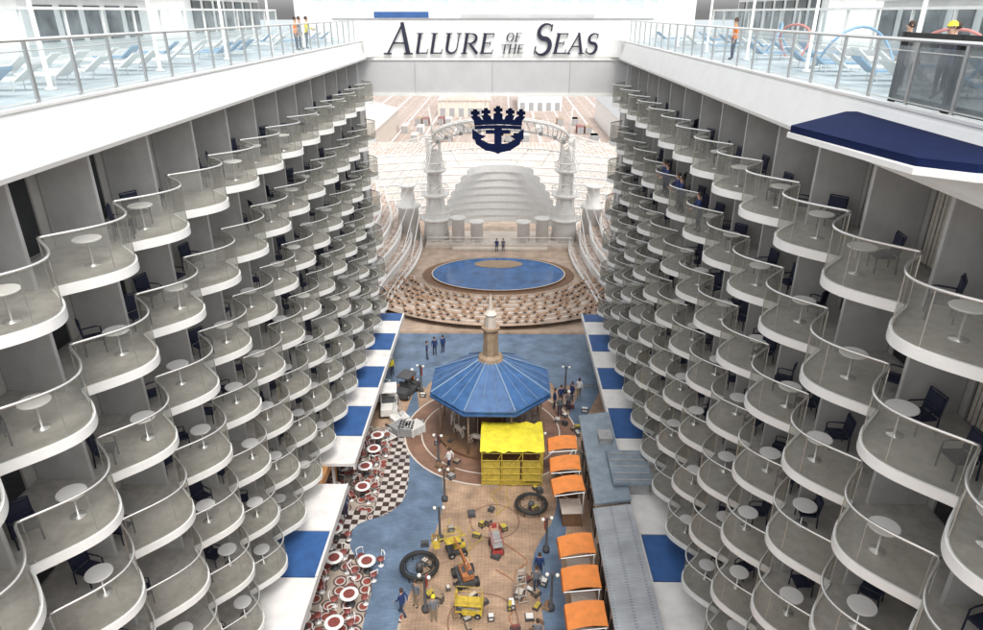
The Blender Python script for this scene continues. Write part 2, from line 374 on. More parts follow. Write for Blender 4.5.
def ribbon(g,pts,ws,y0,d,m=0):
    k=len(pts); b=len(g.v)
    P=[Vector(p) for p in pts]
    for i,p in enumerate(P):
        dd=(P[min(i+1,k-1)]-P[max(i-1,0)]).normalized(); nn=Vector((-dd.y,dd.x)); w=ws[i]/2
        for q in(p+nn*w,p-nn*w): g.v+=[(q.x,y0,q.y),(q.x,y0+d,q.y)]
    for i in range(k-1):
        a=b+4*i; c=a+4
        g.face((a,c,c+2,a+2),m); g.face((a+1,a+3,c+3,c+1),m); g.face((a,a+1,c+1,c),m); g.face((a+2,c+2,c+3,a+3),m)
    g.face((b,b+2,b+3,b+1),m); e=b+4*(k-1); g.face((e,e+1,e+3,e+2),m)
T=.15;t_=.055
def arc(cx,cy,rx,ry,a0,a1,n=14): return [(cx+rx*math.cos(math.radians(a0+(a1-a0)*i/n)),cy+ry*math.sin(math.radians(a0+(a1-a0)*i/n))) for i in range(n+1)]
def sr(x,y,w=.3): return ([(x-w/2,y),(x+w/2,y)],[.055,.055])
GL={
'A':(.9,[([(.08,0),(.46,1.02)],[t_,t_]),([(.42,1.02),(.78,0)],[T*.8,T]),([(.2,.36),(.64,.36)],[.05,.05]),sr(.08,.02,.26),sr(.78,.02,.3)]),
'L':(.68,[([(.16,1),(.16,0)],[T,T]),([(.1,.03),(.6,.03)],[.06,.06]),([(.6,.0),(.64,.24)],[.05,.03]),sr(.16,.98),]),
'U':(.85,[([(.16,1),(.16,.35)]+arc(.4,.3,.24,.27,180,360)+[(.64,1)],[T,T]+[T-(T-t_)*i/14 for i in range(15)]+[t_]),sr(.16,.98),sr(.64,.98,.24)]),
'R':(.82,[([(.16,1),(.16,0)],[T,T]),([(.16,.97)]+arc(.36,.74,.24,.23,90,-90)+[(.16,.51)],[.05]+[.05+.09*math.sin(pi*i/14) for i in range(15)]+[.05]),([(.34,.5),(.76,.0)],[T*.8,T]),sr(.16,.98,.26),sr(.16,.02)]),
'E':(.68,[([(.16,1),(.16,0)],[T,T]),([(.05,.97),(.56,.97)],[.06,.06]),([(.16,.52),(.46,.52)],[.05,.05]),([(.05,.03),(.6,.03)],[.06,.06]),([(.56,1),(.55,.8)],[.05,.03]),([(.6,0),(.64,.22)],[.05,.03]),([(.46,.62),(.46,.42)],[.04,.04])]),
'O':(.92,[(arc(.45,.5,.36,.48,90,450,28),[t_+.09*abs(math.cos(2*pi*i/28+pi/2)) for i in range(29)])]),
'F':(.66,[([(.16,1),(.16,0)],[T,T]),([(.05,.97),(.58,.97)],[.055,.055]),([(.16,.52),(.46,.52)],[.05,.05]),([(.58,1),(.57,.78)],[.05,.03]),sr(.16,.02)]),
'T':(.76,[([(.38,1),(.38,0)],[T,T]),([(.04,.97),(.72,.97)],[.055,.055]),([(.04,1),(.05,.8)],[.05,.03]),([(.72,1),(.71,.8)],[.05,.03]),sr(.38,.02)]),
'H':(.9,[([(.16,1),(.16,0)],[T,T]),([(.7,1),(.7,0)],[T,T]),([(.16,.52),(.7,.52)],[.05,.05]),sr(.16,.98),sr(.16,.02),sr(.7,.98),sr(.7,.02)]),
'S':(.64,[(arc(.33,.75,.22,.23,35,270,14)[:-1]+arc(.33,.26,.24,.26,90,-145,14),[t_+.1*math.sin(pi*min(1,max(0,(i-3)/24))) for i in range(29)]),([(.51,.98),(.51,.76)],[.03,.05]),([(.1,.02),(.1,.27)],[.03,.05])]),
}
SG=ob('ship_name_sign',None,None,(0,54.78,0),0,label='dark navy serif letters reading ALLURE OF THE SEAS on white wall',category='sign')
def letter(ch,x,z,hgt,wid):
    adv,sk=GL[ch]; g=MB(); k=wid/(adv)
    for i,(pts,ws) in enumerate(sk):
        q=[(x+p[0]*k+.2*p[1]*hgt,z+p[1]*hgt) for p in pts]
        ribbon(g,q,[w*hgt for w in ws],-.004*i,.08)
    ob('letter',g.mesh('letter',[LNAVY]),SG)
letter('A',-8.2,24.58,2.2,2.05)
x=-6.0
for ch,w in(('L',1.1),('L',1.1),('U',1.37),('R',1.37),('E',1.12)): letter(ch,x,24.62,1.45,w); x+=w*1.0
letter('O',1.0,25.48,.62,.62); letter('F',1.65,25.48,.62,.5)
x=.58
for ch,w in(('T',.58),('H',.66),('E',.52)): letter(ch,x,24.66,.62,w); x+=w
letter('S',2.95,24.55,2.2,1.45)
x=4.5
for ch,w in(('E',1.12),('A',1.32),('S',.98)): letter(ch,x,24.62,1.45,w); x+=w
# crown and anchor emblem
EM=ob('emblem',None,None,(.45,56.0,18.8),0,label='navy crown and anchor emblem hanging under the bridge',category='emblem')
def flat(g,pts,y0,d):
    b=len(g.v); n=len(pts)
    for p in pts: g.v.append((p[0],y0,p[1]))
    for p in pts: g.v.append((p[0],y0+d,p[1]))
    g.face(range(b,b+n)); g.face(list(range(b+n,b+2*n))[::-1])
    for i in range(n):
        j=(i+1)%n; g.face((b+i,b+n+i,b+n+j,b+j))
g=MB()
for x0,x1,xt,zt in((-1.8,-1.1,-1.85,1.38),(-1.1,-.4,-.98,1.46),(-.4,.4,0,1.62),(.4,1.1,.98,1.46),(1.1,1.8,1.85,1.38)):
    w=.24
    flat(g,[(x0,.5),(x1,.5),(xt+w*1.5,zt-.4),(xt+w*.8,zt-.34),(xt+w*.8,zt-.22),(xt+w*1.5,zt-.22),(xt+w*1.5,zt+.04),(xt+w*.7,zt+.04),(xt+w*.7,zt+.2),(xt-w*.7,zt+.2),(xt-w*.7,zt+.04),(xt-w*1.5,zt+.04),(xt-w*1.5,zt-.22),(xt-w*.8,zt-.22),(xt-w*.8,zt-.34),(xt-w*1.5,zt-.4)],0,.2)
ribbon(g,[(-1.95,.5),(-.9,.57),(0,.6),(.9,.57),(1.95,.5)],[.4]*5,-.01,.22)
ribbon(g,[(-1.9,.12),(-.9,.18),(0,.2),(.9,.18),(1.9,.12)],[.26]*5,-.014,.23)
ob('crown',g.mesh('crown',[NAVY]),EM)
g=MB()
ribbon(g,[(0,.2),(0,-1.6)],[.6,.6],-.006,.2)
ribbon(g,[(-1.82,-.35),(-1.6,-1.0),(-.9,-1.42),(0,-1.55),(.9,-1.42),(1.6,-1.0),(1.82,-.35)],[.4,.55,.62,.68,.62,.55,.4],-.012,.22)
for s in(-1,1): flat(g,[(s*2.1,.02),(s*2.1,-.75),(s*1.7,-.95),(s*1.0,-.55),(s*1.5,-.4)],-.018,.22)
ribbon(g,[(-1.0,-.2),(1.0,-.2)],[.28,.28],-.02,.23)
flat(g,[(-.5,-1.7),(.5,-1.7),(0,-1.98)],-.022,.22)
ob('anchor',g.mesh('anchor',[NAVY]),EM)
hg=MB().tube([(0,.1,1.2),(0,.1,2.7)],.03,5).mesh('hanger',[STEEL])
for x in(-1.0,1.0): ob('hanger',hg,EM,(x,0,0))
# ---------------------------------------------------------------- deck railings
M_post=MB().box((0,0,.7),(.06,.09,1.4)).mesh('post',[POSTM])
for sx in(-1,1):
    F=ob('glass_railing',None,None,(sx*10.1,0,25.5),0,label='clear glass deck railing with steel posts along the edge',category='railing')
    y=4.0; ys=[]
    while y<54.0: ys.append(y); y+=1.75
    for a_ in ys: ob('post',M_post,F,(0,a_,0))
    mp=MB(); mp.poly([(0,.06,.12),(0,1.69,.12),(0,1.69,1.3),(0,.06,1.3)]); mp=mp.mesh('pane',[CYG])
    for a_ in ys[:-1]: ob('glass_panel',mp,F,(0,a_,0))
    g=MB(); g.tube([(0,ys[0]-.3,1.43),(0,ys[-1]+.3,1.43)],.045,8); g.tube([(0,ys[0],.12),(0,ys[-1],.12)],.02,5); g.tube([(0,ys[0],1.2),(0,ys[-1],1.2)],.015,5); ob('handrail',g.mesh('handrail',[STEEL]),F)
def windscreen(x,y0,y1,z0,z1,lab):
    F=ob('windscreen',None,None,(x,0,0),0,label=lab,category='windscreen')
    g=MB(); g.bx(-.08,.08,y0,y1,z1,z1+.12); g.bx(-.12,.12,y0,y1,z0,z0+.3)
    y=y0
    while y<=y1: g.bx(-.06,.06,y-.04,y+.04,z0+.3,z1); y+=3.0
    ob('frame',g.mesh('frame',[WHITE2]),F)
    g=MB(); g.poly([(0,y0,z0+.3),(0,y1,z0+.3),(0,y1,z1),(0,y0,z1)]); ob('glass_panel',g.mesh('glass_panel',[CYG]),F)
windscreen(-18.5,2,62,25.51,27.6,'white framed glass windscreen along the open deck')
windscreen(18.5,2,62,25.51,27.6,'white framed glass windscreen along the open deck')
for sx,y0,y1,h in((-1,30,41,2.6),(-1,46,60,3.0),(1,26,36,2.5),(1,42,58,3.0)):
    g=MB(); x0,x1=sorted((sx*19.2,sx*23)); g.bx(x0,x1,y0,y1,25.51,25.5+h,0); g.bx(x0-.3,x1+.3,y0-.3,y1+.3,25.5+h,25.7+h,0)
    k=y0+1
    while k<y1-1.2: g.bx(min(sx*19.2,sx*19.12),max(sx*19.2,sx*19.12),k,k+1.3,26.3,25.2+h,1); k+=1.9
    ob('deckhouse',g.mesh('deckhouse',[WHITE2,DGLASS]),label='low white deckhouse with dark windows on the open deck',category='deckhouse')
def lounger_mesh(c):
    g=MB(); g.box((0,0,.3),(.62,1.3,.06),0)
    b=len(g.v); g.v+=[(-.31,.65,.3),(.31,.65,.3),(.31,1.25,.75),(-.31,1.25,.75),(-.31,.65,.24),(.31,.65,.24),(.31,1.25,.69),(-.31,1.25,.69)]
    for q in((0,1,2,3),(7,6,5,4),(0,4,5,1),(1,5,6,2),(2,6,7,3),(3,7,4,0)): g.face([b+i for i in q],0)
    for x in(-.3,.3):
        g.tube([(x,-.6,0),(x,-.6,.3)],.02,5,1); g.tube([(x,.6,0),(x,.6,.3)],.02,5,1)
    return g.mesh('lounger',[c,STEEL])
LM=[lounger_mesh(PALEB),lounger_mesh(WHITE2)]
for sx in(-1,1):
    for i in range(26):
        for j in range(2):
            if random.random()<.25: continue
            y=9+i*1.75+random.uniform(-.2,.2); xx=sx*(13.2+j*2.6+random.uniform(-.2,.2)); kk=random.choice([0,1,1])
            spawn('sun_lounger',LM[kk],[],(xx,y,25.505),sx*pi/2+random.uniform(-.2,.2),('blue' if kk==0 else 'white')+' sun lounger standing on the open deck','sun lounger','sun loungers on the open deck')
for sx in(-1,1):
    for i in range(7):
        g=MB(); g.lathe([(.16,0),(.16,.06),(.07,.1),(.05,3.6)],10); g2=MB(); g2.lathe([(.01,3.6),(.2,3.65),(.24,3.8),(.12,4.0),(0.01,4.02)],12)
        spawn('deck_lamp',g.mesh('pole',[WHITE2]),[('lamp_head',g2.mesh('lamp_head',[LAMPW]))],(sx*11.9,13+i*6.6,25.502),0,'white deck lamp on a slim pole','lamp','deck lamps')
for i,(x,y,m) in enumerate([(15,20,PALEB),(15.6,24,PALER),(14.5,28,PALEB),(15.5,17,PALER),(15.2,38,PALEB),(14,33,PALER)]):
    g=MB(); g.tube([(1.4*math.cos(t),.5*math.sin(t*2),1.5*math.sin(t)) for t in [pi*k/14 for k in range(15)]],.05,8,0); g.lathe([(.22,-.0),(.22,.08)],12,1,(1.4,0,0)); g.lathe([(.22,-.0),(.22,.08)],12,1,(-1.4,0,0))
    spawn('spray_arch',g.mesh('spray_arch',[m,WHITE2]),[],(x,y,25.505),random.uniform(0,3),'thin painted water spray arch on the open deck','spray arch','spray arches')
g=MB(); g.bx(-18,18,66,74,24.4,29.0,0); g.bx(-18.3,18.3,65.7,74.3,29.0,29.3,0)
for k in range(15): g.box((-15.4+k*2.15,65.96,28.3),(1.6,.12,.9),1)
g.bx(-10.8,-5.9,65.8,65.99,27.05,27.55,2); g.bx(-3,9,65.9,65.985,27.05,27.35,3)
for x in(-9,9): g.bx(x-.5,x+.5,68,72,21,24.4,0)
ob('deckhouse',g.mesh('deckhouse',[WHITE,CYG,BLUE,GREYF]),label='white deckhouse with pale windows and blue bar above the bridge',category='deckhouse')
# platform
g=MB()
pl=[(7.2,15.5),(9.55,17.9),(9.95,17.9),(9.95,10.8),(8.6,11.1),(7.9,11.7)]
g.prism(pl,24.94,25.05,0)
pin=[(7.25,15.49),(9.55,17.84),(9.87,17.84),(9.87,11.1),(8.72,11.3),(8.02,11.85)]
g2=MB(); g2.prism(pin,25.053,25.2,0)
spawn('projecting_platform',g.mesh('platform_slab',[WHITE]),[('top_panel',g2.mesh('top_panel',[NAVY]))],(0,0,0),0,'white platform with navy top projecting from the deck edge','platform')
g=MB()
g.bx(10.2,10.3,12.8,17.2,26.93,27.08,0); g.bx(10.2,10.3,12.8,17.2,25.56,25.7,0)
for y in(12.85,15,17.15): g.bx(10.19,10.31,y-.06,y+.06,25.52,27.09,0)
g2=MB(); g2.poly([(10.25,12.95,25.7),(10.25,17.05,25.7),(10.25,17.05,26.95),(10.25,12.95,26.95)])
spawn('gate_panel',g.mesh('gate_frame',[BLACK]),[('glass_panel',g2.mesh('gate_glass',[DTG]))],(0,0,0),0,'black framed tinted glass gate beside the railing','gate')
# ---------------------------------------------------------------- carousel pavilion
CX,CY=.1,40.9
C0=ob('carousel_pavilion',None,None,(CX,CY,.03),0,label='octagonal blue roofed carousel pavilion with tan cupola tower',category='pavilion')
ph=pi/8
g=MB(); g.lathe([(4.35,3.75),(4.4,3.95),(4.3,4.0),(.85,5.75)],8,0,ph=ph,sm=False); rf=ob('roof',g.mesh('roof',[ROOFB]),C0)
g=MB()
for k in range(8):
    t=ph+2*pi*k/8; g.tube([(4.35*math.cos(t),4.35*math.sin(t),4.02),(.85*math.cos(t),.85*math.sin(t),5.80)],.06,5)
for k in range(8):
    for f in(.33,.66):
        t=ph+2*pi*k/8; t3=ph+2*pi*(k+1)/8
        a0=Vector((4.32*math.cos(t),4.32*math.sin(t),4.02)).lerp(Vector((4.32*math.cos(t3),4.32*math.sin(t3),4.02)),f)
        a1=Vector((.85*math.cos(t),.85*math.sin(t),5.77)).lerp(Vector((.85*math.cos(t3),.85*math.sin(t3),5.77)),f)
        g.tube([a0,a1],.02,4)
ob('roof_rib',g.mesh('roof_rib',[mat('rib_light',(.20,.29,.42),.5)]),rf)
g=MB(); g.lathe([(4.42,3.62),(4.46,3.62),(4.46,3.74),(4.42,3.74)],8,0,ph=ph,sm=False); ob('roof_trim',g.mesh('roof_trim',[ROOFB]),rf)
g=MB(); g.lathe([(.95,5.7),(.85,5.95),(.58,6.1),(.52,7.9),(.66,8.0),(.66,8.15)],8,0,ph=ph,sm=False)
g.lathe([(.40,8.15),(.36,9.0),(.46,9.1),(.2,9.4),(.1,10.2),(.0,10.6)],8,1,ph=ph,sm=False)
ob('cupola',g.mesh('cupola',[TAN,CREAM]),C0)
g=MB(); g.lathe([(3.9,0),(3.9,.22),(0.001,.23)],32,0,sm=False); ob('platform',g.mesh('platform',[BROWN]),C0)
g=MB(); g.lathe([(1.1,.23),(1.1,4.2)],12,0); ob('centre_drum',g.mesh('centre_drum',[BROWN]),C0)
mcol=MB().tube([(0,0,.22),(0,0,3.75)],.07,8).mesh('column',[TAN])
for k in range(8):
    t=ph+2*pi*k/8; ob('column',mcol,C0,(3.75*math.cos(t),3.75*math.sin(t),0))
def horse():
    g=MB(); g.tube([(0,-.45,1.0),(0,-.2,1.05),(0,.2,1.03),(0,.42,1.12)],[.14,.19,.18,.15],8)
    g.tube([(0,.38,1.12),(0,.6,1.42),(0,.66,1.55)],[.13,.09,.08],7); g.tube([(0,.62,1.55),(0,.85,1.42)],[.09,.05],7)
    for x,y,d in((.1,.35,.25),(-.1,.35,.1),(.1,-.4,-.2),(-.1,-.4,-.1)): g.tube([(x,y,.95),(x,y+d,.7),(x,y+d*.4,.45)],[.06,.045,.03],5)
    g.tube([(0,-.5,1.05),(0,-.7,.8)],[.06,.02],5); g.tube([(0,0,.23),(0,0,3.8)],.025,5,1); return g.mesh('carousel_horse',[CREAM,STEEL])
HM=horse()
for k in range(10):
    t=2*pi*k/10; ob('horse',HM,C0,(2.7*math.cos(t),2.7*math.sin(t),0),t)
# ---------------------------------------------------------------- yellow tent
K=ob('yellow_tent',None,None,(1.55,35.9,.03),0,label='yellow canvas covered scaffold tent on the paving',category='tent')
g=MB()
nx=16;ny=10
rr=random.Random(3)
for j in range(ny+1):
    for i in range(nx+1):
        x=-2.0+4.0*i/nx; y=-1.65+3.3*j/ny
        z=2.75+.2*(1-abs(2*j/ny-1))+rr.uniform(-.06,.06)-.08*(1 if i%4==2 else 0); g.v.append((x,y,z))
for j in range(ny):
    for i in range(nx): a=j*(nx+1)+i; g.face((a,a+1,a+nx+2,a+nx+1),0,True)
ob('canvas_roof',g.mesh('canvas_roof',[YEL]),K)
g=MB()
for x in(-1.9,-.65,.65,1.9):
    for y in(-1.55,1.55): g.tube([(x,y,0),(x,y,2.65)],.035,5)
for z in(.5,1.0,1.5,2.0,2.55):
    for y in(-1.55,1.55): g.tube([(-1.9,y,z),(1.9,y,z)],.025,5)
    for x in(-1.9,1.9): g.tube([(x,-1.55,z),(x,1.55,z)],.025,5)
for x in(-1.9,-.65,.65): g.tube([(x,-1.56,.1),(x+1.25,-1.56,2.55)],.022,5)
ob('scaffold_frame',g.mesh('scaffold_frame',[MYEL]),K)
g=MB(); g.bx(-1.8,1.8,-1.45,1.45,.05,.2,0); g.bx(-1.5,1.6,-1.0,1.2,.2,1.5,1); g.bx(-1.2,0,-1.3,-1.01,.2,1.2,0)
for x in(-1.85,-.6,.7): g.bx(x,x+1.1,-1.5,-1.47,.3+.1*x,1.9,0)
ob('stacked_load',g.mesh('stacked_load',[YELD,BROWN]),K)
# ---------------------------------------------------------------- orange awnings
def awning(x,y,lab):
    A=ob('orange_awning',None,None,(x,y,.013),random.uniform(-.06,.06),label=lab,category='awning',group='orange awnings along the kiosks')
    g=MB(); N=8
    for i in range(N+1):
        t=i/N; xx=-.9+1.8*t
        z=2.35+.35*math.sin(pi*min(1,t*.62+.05))
        g.v+=[(xx,-.72,z),(xx,0,z-.05),(xx,.72,z)]
    for i in range(N):
        for q in(0,1): g.face((3*i+q,3*i+3+q,3*i+4+q,3*i+1+q),0,True)
    g.poly([(-.9,-.72,2.4),(-.9,.72,2.4),(-.93,.72,2.12),(-.93,-.72,2.12)],0)
    ob('canopy',g.mesh('canopy',[ORG]),A)
    g=MB()
    for yy in(-.7,.7):
        g.tube([(-.88,yy,2.33),(.88,yy,2.55)],.025,5); g.tube([(.8,yy,0),(.8,yy,2.55)],.035,6); g.tube([(.8,yy,1.6),(-.4,yy,2.35)],.02,5)
    g.tube([(.8,-.7,2.5),(.8,.7,2.5)],.03,5); g.tube([(-.88,-.7,2.33),(-.88,.7,2.33)],.02,5)
    ob('frame',g.mesh('frame',[STEEL]),A)
    g=MB(); g.bx(-.3,.8,-.6,.6,0,.95,0); g.bx(-.38,.86,-.66,.66,.95,1.0,1); ob('counter',g.mesh('counter',[BROWN,CREAM]),A)
for y in(18.2,20.2,22.2,24.4,26.6,31.4,33.4,35.5): awning(4.75,y,'orange canvas awning over a small wooden stall counter')
def kiosk(x0,x1,y0,y1,z,m,lab,tilt=.22):
    K=ob('boardwalk_kiosk',None,None,((x0+x1)/2,(y0+y1)/2,.02),0,label=lab,category='kiosk')
    w,l=(x1-x0)/2,(y1-y0)/2
    g=MB(); g.bx(-w+.25,w-.1,-l+.2,l-.2,0,z-.36)
    for k in range(int(l*2/1.6)):
        g.box((-w+.22,-l+1+k*1.6,1.4),(.1,1.1,1.3),1)
    ob('wall',g.mesh('wall',[CREAM,DGLASS]),K)
    g=MB(); g.v+=[(-w,-l,z-tilt),(w,-l,z+.1),(w,l,z+.1),(-w,l,z-tilt),(-w,-l,z-.34),(w,-l,z-.05),(w,l,z-.05),(-w,l,z-.34)]
    for q in((0,1,2,3),(7,6,5,4),(0,4,5,1),(1,5,6,2),(2,6,7,3),(3,7,4,0)): g.face(q)
    ob('roof',g.mesh('roof',[m,GREYC]),K)
    def vent(x,y,a,b_,c_):
        g=MB(); g.box((0,0,c_/2),(a,b_,c_)); g.box((0,0,c_+.03),(a+.1,b_+.1,.06)); ob('roof_vent',g.mesh('roof_vent',[GREYC]),K,(x,y,z-.05))
    if m is SLATE: vent(.3,l*.3,.7,.9,.4)
kiosk(5.9,7.8,28.6,37.2,3.75,SLATE,'long kiosk with slate blue roof and vent')
kiosk(5.75,7.75,14.5,28.3,3.7,GREYROOF,'long kiosk with weathered pale grey roof')
g=MB(); g.bx(7.0,9.2,29.6,32.6,4.0,4.15,0); g.bx(7.2,9.0,29.8,32.4,3.2,4.0,1)
for k in range(5): g.bx(7.1,9.1,29.8+k*.6,29.9+k*.6,4.152,4.2,1)
ob('roof_hatch',g.mesh('roof_hatch',[SLATE,GREYC]),label='slate coloured plant cover over the kiosk roof',category='roof unit')
# ---------------------------------------------------------------- round benches
def bench(x,y,s):
    B=ob('round_bench',None,None,(x,y,.02),0,label='round black slatted bench ring with wheel spokes',category='bench',group='round benches on the boardwalk'); B.scale=(s,s,s)
    g=MB(); g.tube([(1.0*math.cos(t),1.0*math.sin(t),.45) for t in [2*pi*k/32 for k in range(33)]],.12,8); g.tube([(.78*math.cos(t),.78*math.sin(t),.5) for t in [2*pi*k/32 for k in range(33)]],.04,6); ob('seat',g.mesh('seat',[BLACK]),B)
    g=MB()
    for k in range(12):
        t=2*pi*k/12; g.tube([(.95*math.cos(t),.95*math.sin(t),.42),(.15*math.cos(t),.15*math.sin(t),.52)],.018,4)
    g.lathe([(.2,.0),(.2,.5),(.14,.6),(.0,.62)],12); ob('hub',g.mesh('hub',[DKG]),B)
    lm=MB().tube([(.98,0,0),(.98,0,.4)],.03,5).mesh('leg',[BLACK])
    for k in range(6): ob('leg',lm,B,(0,0,0),2*pi*k/6)
bench(-3.5,27.2,.95); bench(2.7,32.3,.9)
# ---------------------------------------------------------------- cafe tables
g=MB(); g.lathe([(.46,.72),(.48,.74),(.48,.76),(.4,.765)],20); g.lathe([(.3,.766),(.3,.772)],16,1); M_ct=g.mesh('cafe_top',[TOPW,MAROON])
g=MB(); g.lathe([(.25,0),(.25,.03),(.04,.06),(.04,.72)],10); M_cst=g.mesh('cafe_stem',[DKG])
g=MB(); g.lathe([(.2,.43),(.22,.46),(.2,.5),(.0,.51)],14,0); g.lathe([(.16,0),(.16,.02),(.03,.04),(.03,.43)],8,1); g.tube([(-.18,-.14,.5),(-.2,-.2,.85),(0,-.24,.88),(.2,-.2,.85),(.18,-.14,.5)],.025,5,1)
M_st=g.mesh('cafe_chair',[MAROON,TOPW])
rc=random.Random(11)
tabs=[]
for y in(19.6,21.5,23.3,25.2,27.1): 
    for x in(-8.9,-6.9): tabs.append((x+rc.uniform(-.3,.3)+ (0.5 if y>26 else 0),y+rc.uniform(-.3,.3)))
for y in(33.6,35.4,37.2,39.0):
    for x in(-9.3,-7.7): tabs.append((x+rc.uniform(-.25,.2),y+rc.uniform(-.3,.3)))
tabs.append((-8.6,29.6))
for x,y in tabs:
    spawn('cafe_table',None,[('table_top',M_ct),('stem',M_cst)],(x,y,.01),0,'round cafe table with white and maroon top','table','cafe tables')
    o=rc.uniform(0,1.5)
    for k in range(4):
        a=o+k*pi/2
        spawn('cafe_chair',M_st,[],(x+.78*math.cos(a),y+.78*math.sin(a),.01),a-pi/2+pi,'maroon seated cafe chair beside a round table','chair','cafe chairs')
# ---------------------------------------------------------------- lamp posts
g=MB(); g.lathe([(.2,0),(.2,.25),(.08,.35),(.05,2.3),(.07,2.35)],10); M_lp=g.mesh('pole',[DKG])
g=MB(); g.tube([(-.25,0,2.2),(0,0,2.3),(.25,0,2.2)],.025,5); M_la=g.mesh('arm',[DKG])
M_lg=MB().lathe([(.01,-.10),(.08,-.07),(.10,0),(.08,.07),(.01,.10)],12,0).mesh('globe',[LAMPW])
g=MB(); g.bx(-.02,.02,.08,.4,1.3,2.1); M_lb=g.mesh('banner',[RED])
for x,y in[(-3.0,21.3),(-2.9,24.6),(-2.6,29.6),(-2.6,33.0),(-3.3,36.6),(3.4,21.0),(3.4,24.8),(3.4,28.8),(3.5,36.9),(-5.5,46),(5.9,46)]:
    spawn('street_lamp',M_lp,[('arm',M_la),('lamp_globe',M_lg,(-.25,0,2.3)),('lamp_globe',M_lg,(.25,0,2.3)),('banner',M_lb)],(x,y,.016),rc.uniform(-.3,.3),'dark lamp post with white globes and red banner','street lamp','boardwalk lamp posts')
# ---------------------------------------------------------------- machines
def wheel(r,w):
    g=MB(); n=16
    prof=[(r*.45,-w/2),(r,-w/2),(r,w/2),(r*.45,w/2)]
    for (rr_,xx) in prof:
        for j in range(n): g.v.append((xx,rr_*math.cos(2*pi*j/n),rr_*math.sin(2*pi*j/n)))
    for i in range(3):
        for j in range(n): jj=(j+1)%n; g.face((i*n+j,i*n+jj,(i+1)*n+jj,(i+1)*n+j),0)
    g.face(range(n),1); g.face(range(3*n,4*n),1)
    return g.mesh('wheel',[BLACK,GREYC])
def boomlift(x,y,rz,s,m,lab):
    B=ob('boom_lift',None,None,(x,y,.02),rz,label=lab,category='boom lift'); B.scale=(s,s,s)
    g=MB(); g.box((0,0,.55),(1.3,2.0,.35)); g.box((0,0,.8),(1.0,1.3,.2),1); ob('chassis',g.mesh('chassis',[DKG,DKG]),B)
    wm=wheel(.38,.28)
    for sx in(-.72,.72):
        for sy in(-.7,.7): ob('wheel',wm,B,(sx,sy,.38))
    g=MB(); g.box((0,-.3,1.15),(.9,1.3,.45)); g.box((.2,-.7,1.42),(.4,.4,.15),1); g.box((-.2,-.2,1.4),(.3,.6,.1),1); ob('turret',g.mesh('turret',[m,DKG]),B)
    g=MB(); g.tube([(0,-.6,1.4),(0,1.4,1.9)],.09,4); g.tube([(0,1.4,2.0),(0,-1.0,2.3)],.08,4); g.tube([(0,-1.0,2.35),(-.3,2.0,2.7)],.07,4); g.tube([(.1,-.2,1.4),(.1,.8,1.8)],.04,6,1); ob('boom',g.mesh('boom',[m,STEEL]),B)
    g=MB(); 
    for z in(2.1,2.6,3.1):
        g.tube([(-.9,2.0,z),(.3,2.0,z),(.3,2.7,z),(-.9,2.7,z),(-.9,2.0,z)],.022,5)
    for px,py in((-.9,2.0),(.3,2.0),(.3,2.7),(-.9,2.7)): g.tube([(px,py,2.1),(px,py,3.1)],.022,5)
    g.box((-.3,2.35,2.1),(1.2,.7,.05)); ob('basket',g.mesh('basket',[MYEL]),B)
boomlift(-1.0,26.6,.35,.68,MORG,'weathered orange boom lift on the tan paving')
boomlift(-1.6,28.6,1.9,.5,MYEL,'small yellow boom lift on the tan paving')
def scissor(x,y,rz,m,s,lab):
    B=ob('scissor_lift',None,None,(x,y,.02),rz,label=lab,category='scissor lift'); B.scale=(s,s,s)
    g=MB(); g.box((0,0,.38),(.9,1.9,.35)); g.box((0,.7,.62),(.8,.4,.12),1); ob('chassis',g.mesh('chassis',[m,DKG]),B)
    wm=wheel(.22,.14)
    for sx in(-.48,.48):
        for sy in(-.65,.65): ob('wheel',wm,B,(sx,sy,.22))
    g=MB()
    for k in range(2):
        z=.6+.22*k
        for sx in(-.3,.3): g.tube([(sx,-.75,z),(sx,.75,z+.22)],.03,4); g.tube([(sx+.05,.75,z),(sx+.05,-.75,z+.22)],.03,4)
    ob('scissor_arm',g.mesh('scissor_arm',[GREYC]),B)
    g=MB(); g.box((0,0,1.1),(.9,2.0,.08),2)
    for z in(1.6,2.05): g.tube([(-.42,-.95,z),(.42,-.95,z),(.42,.95,z),(-.42,.95,z),(-.42,-.95,z)],.02,5)
    for px,py in((-.42,-.95),(.42,-.95),(.42,.95),(-.42,.95),(.42,0),(-.42,0)): g.tube([(px,py,1.1),(px,py,2.05)],.02,5)
    g.box((0,.9,1.8),(.4,.15,.4),0); ob('platform',g.mesh('platform',[m,GREYC,m if m is MYEL else GREYC]),B)
scissor(.6,28.9,.2,RED,.65,'small red scissor lift with grey platform on paving')
scissor(-.7,24.5,1.5,MYEL,.7,'small yellow scissor lift parked on tan paving')
scissor(-8.6,44.5,1.2,LEDGEW,.9,'white scissor lift beside the awnings')
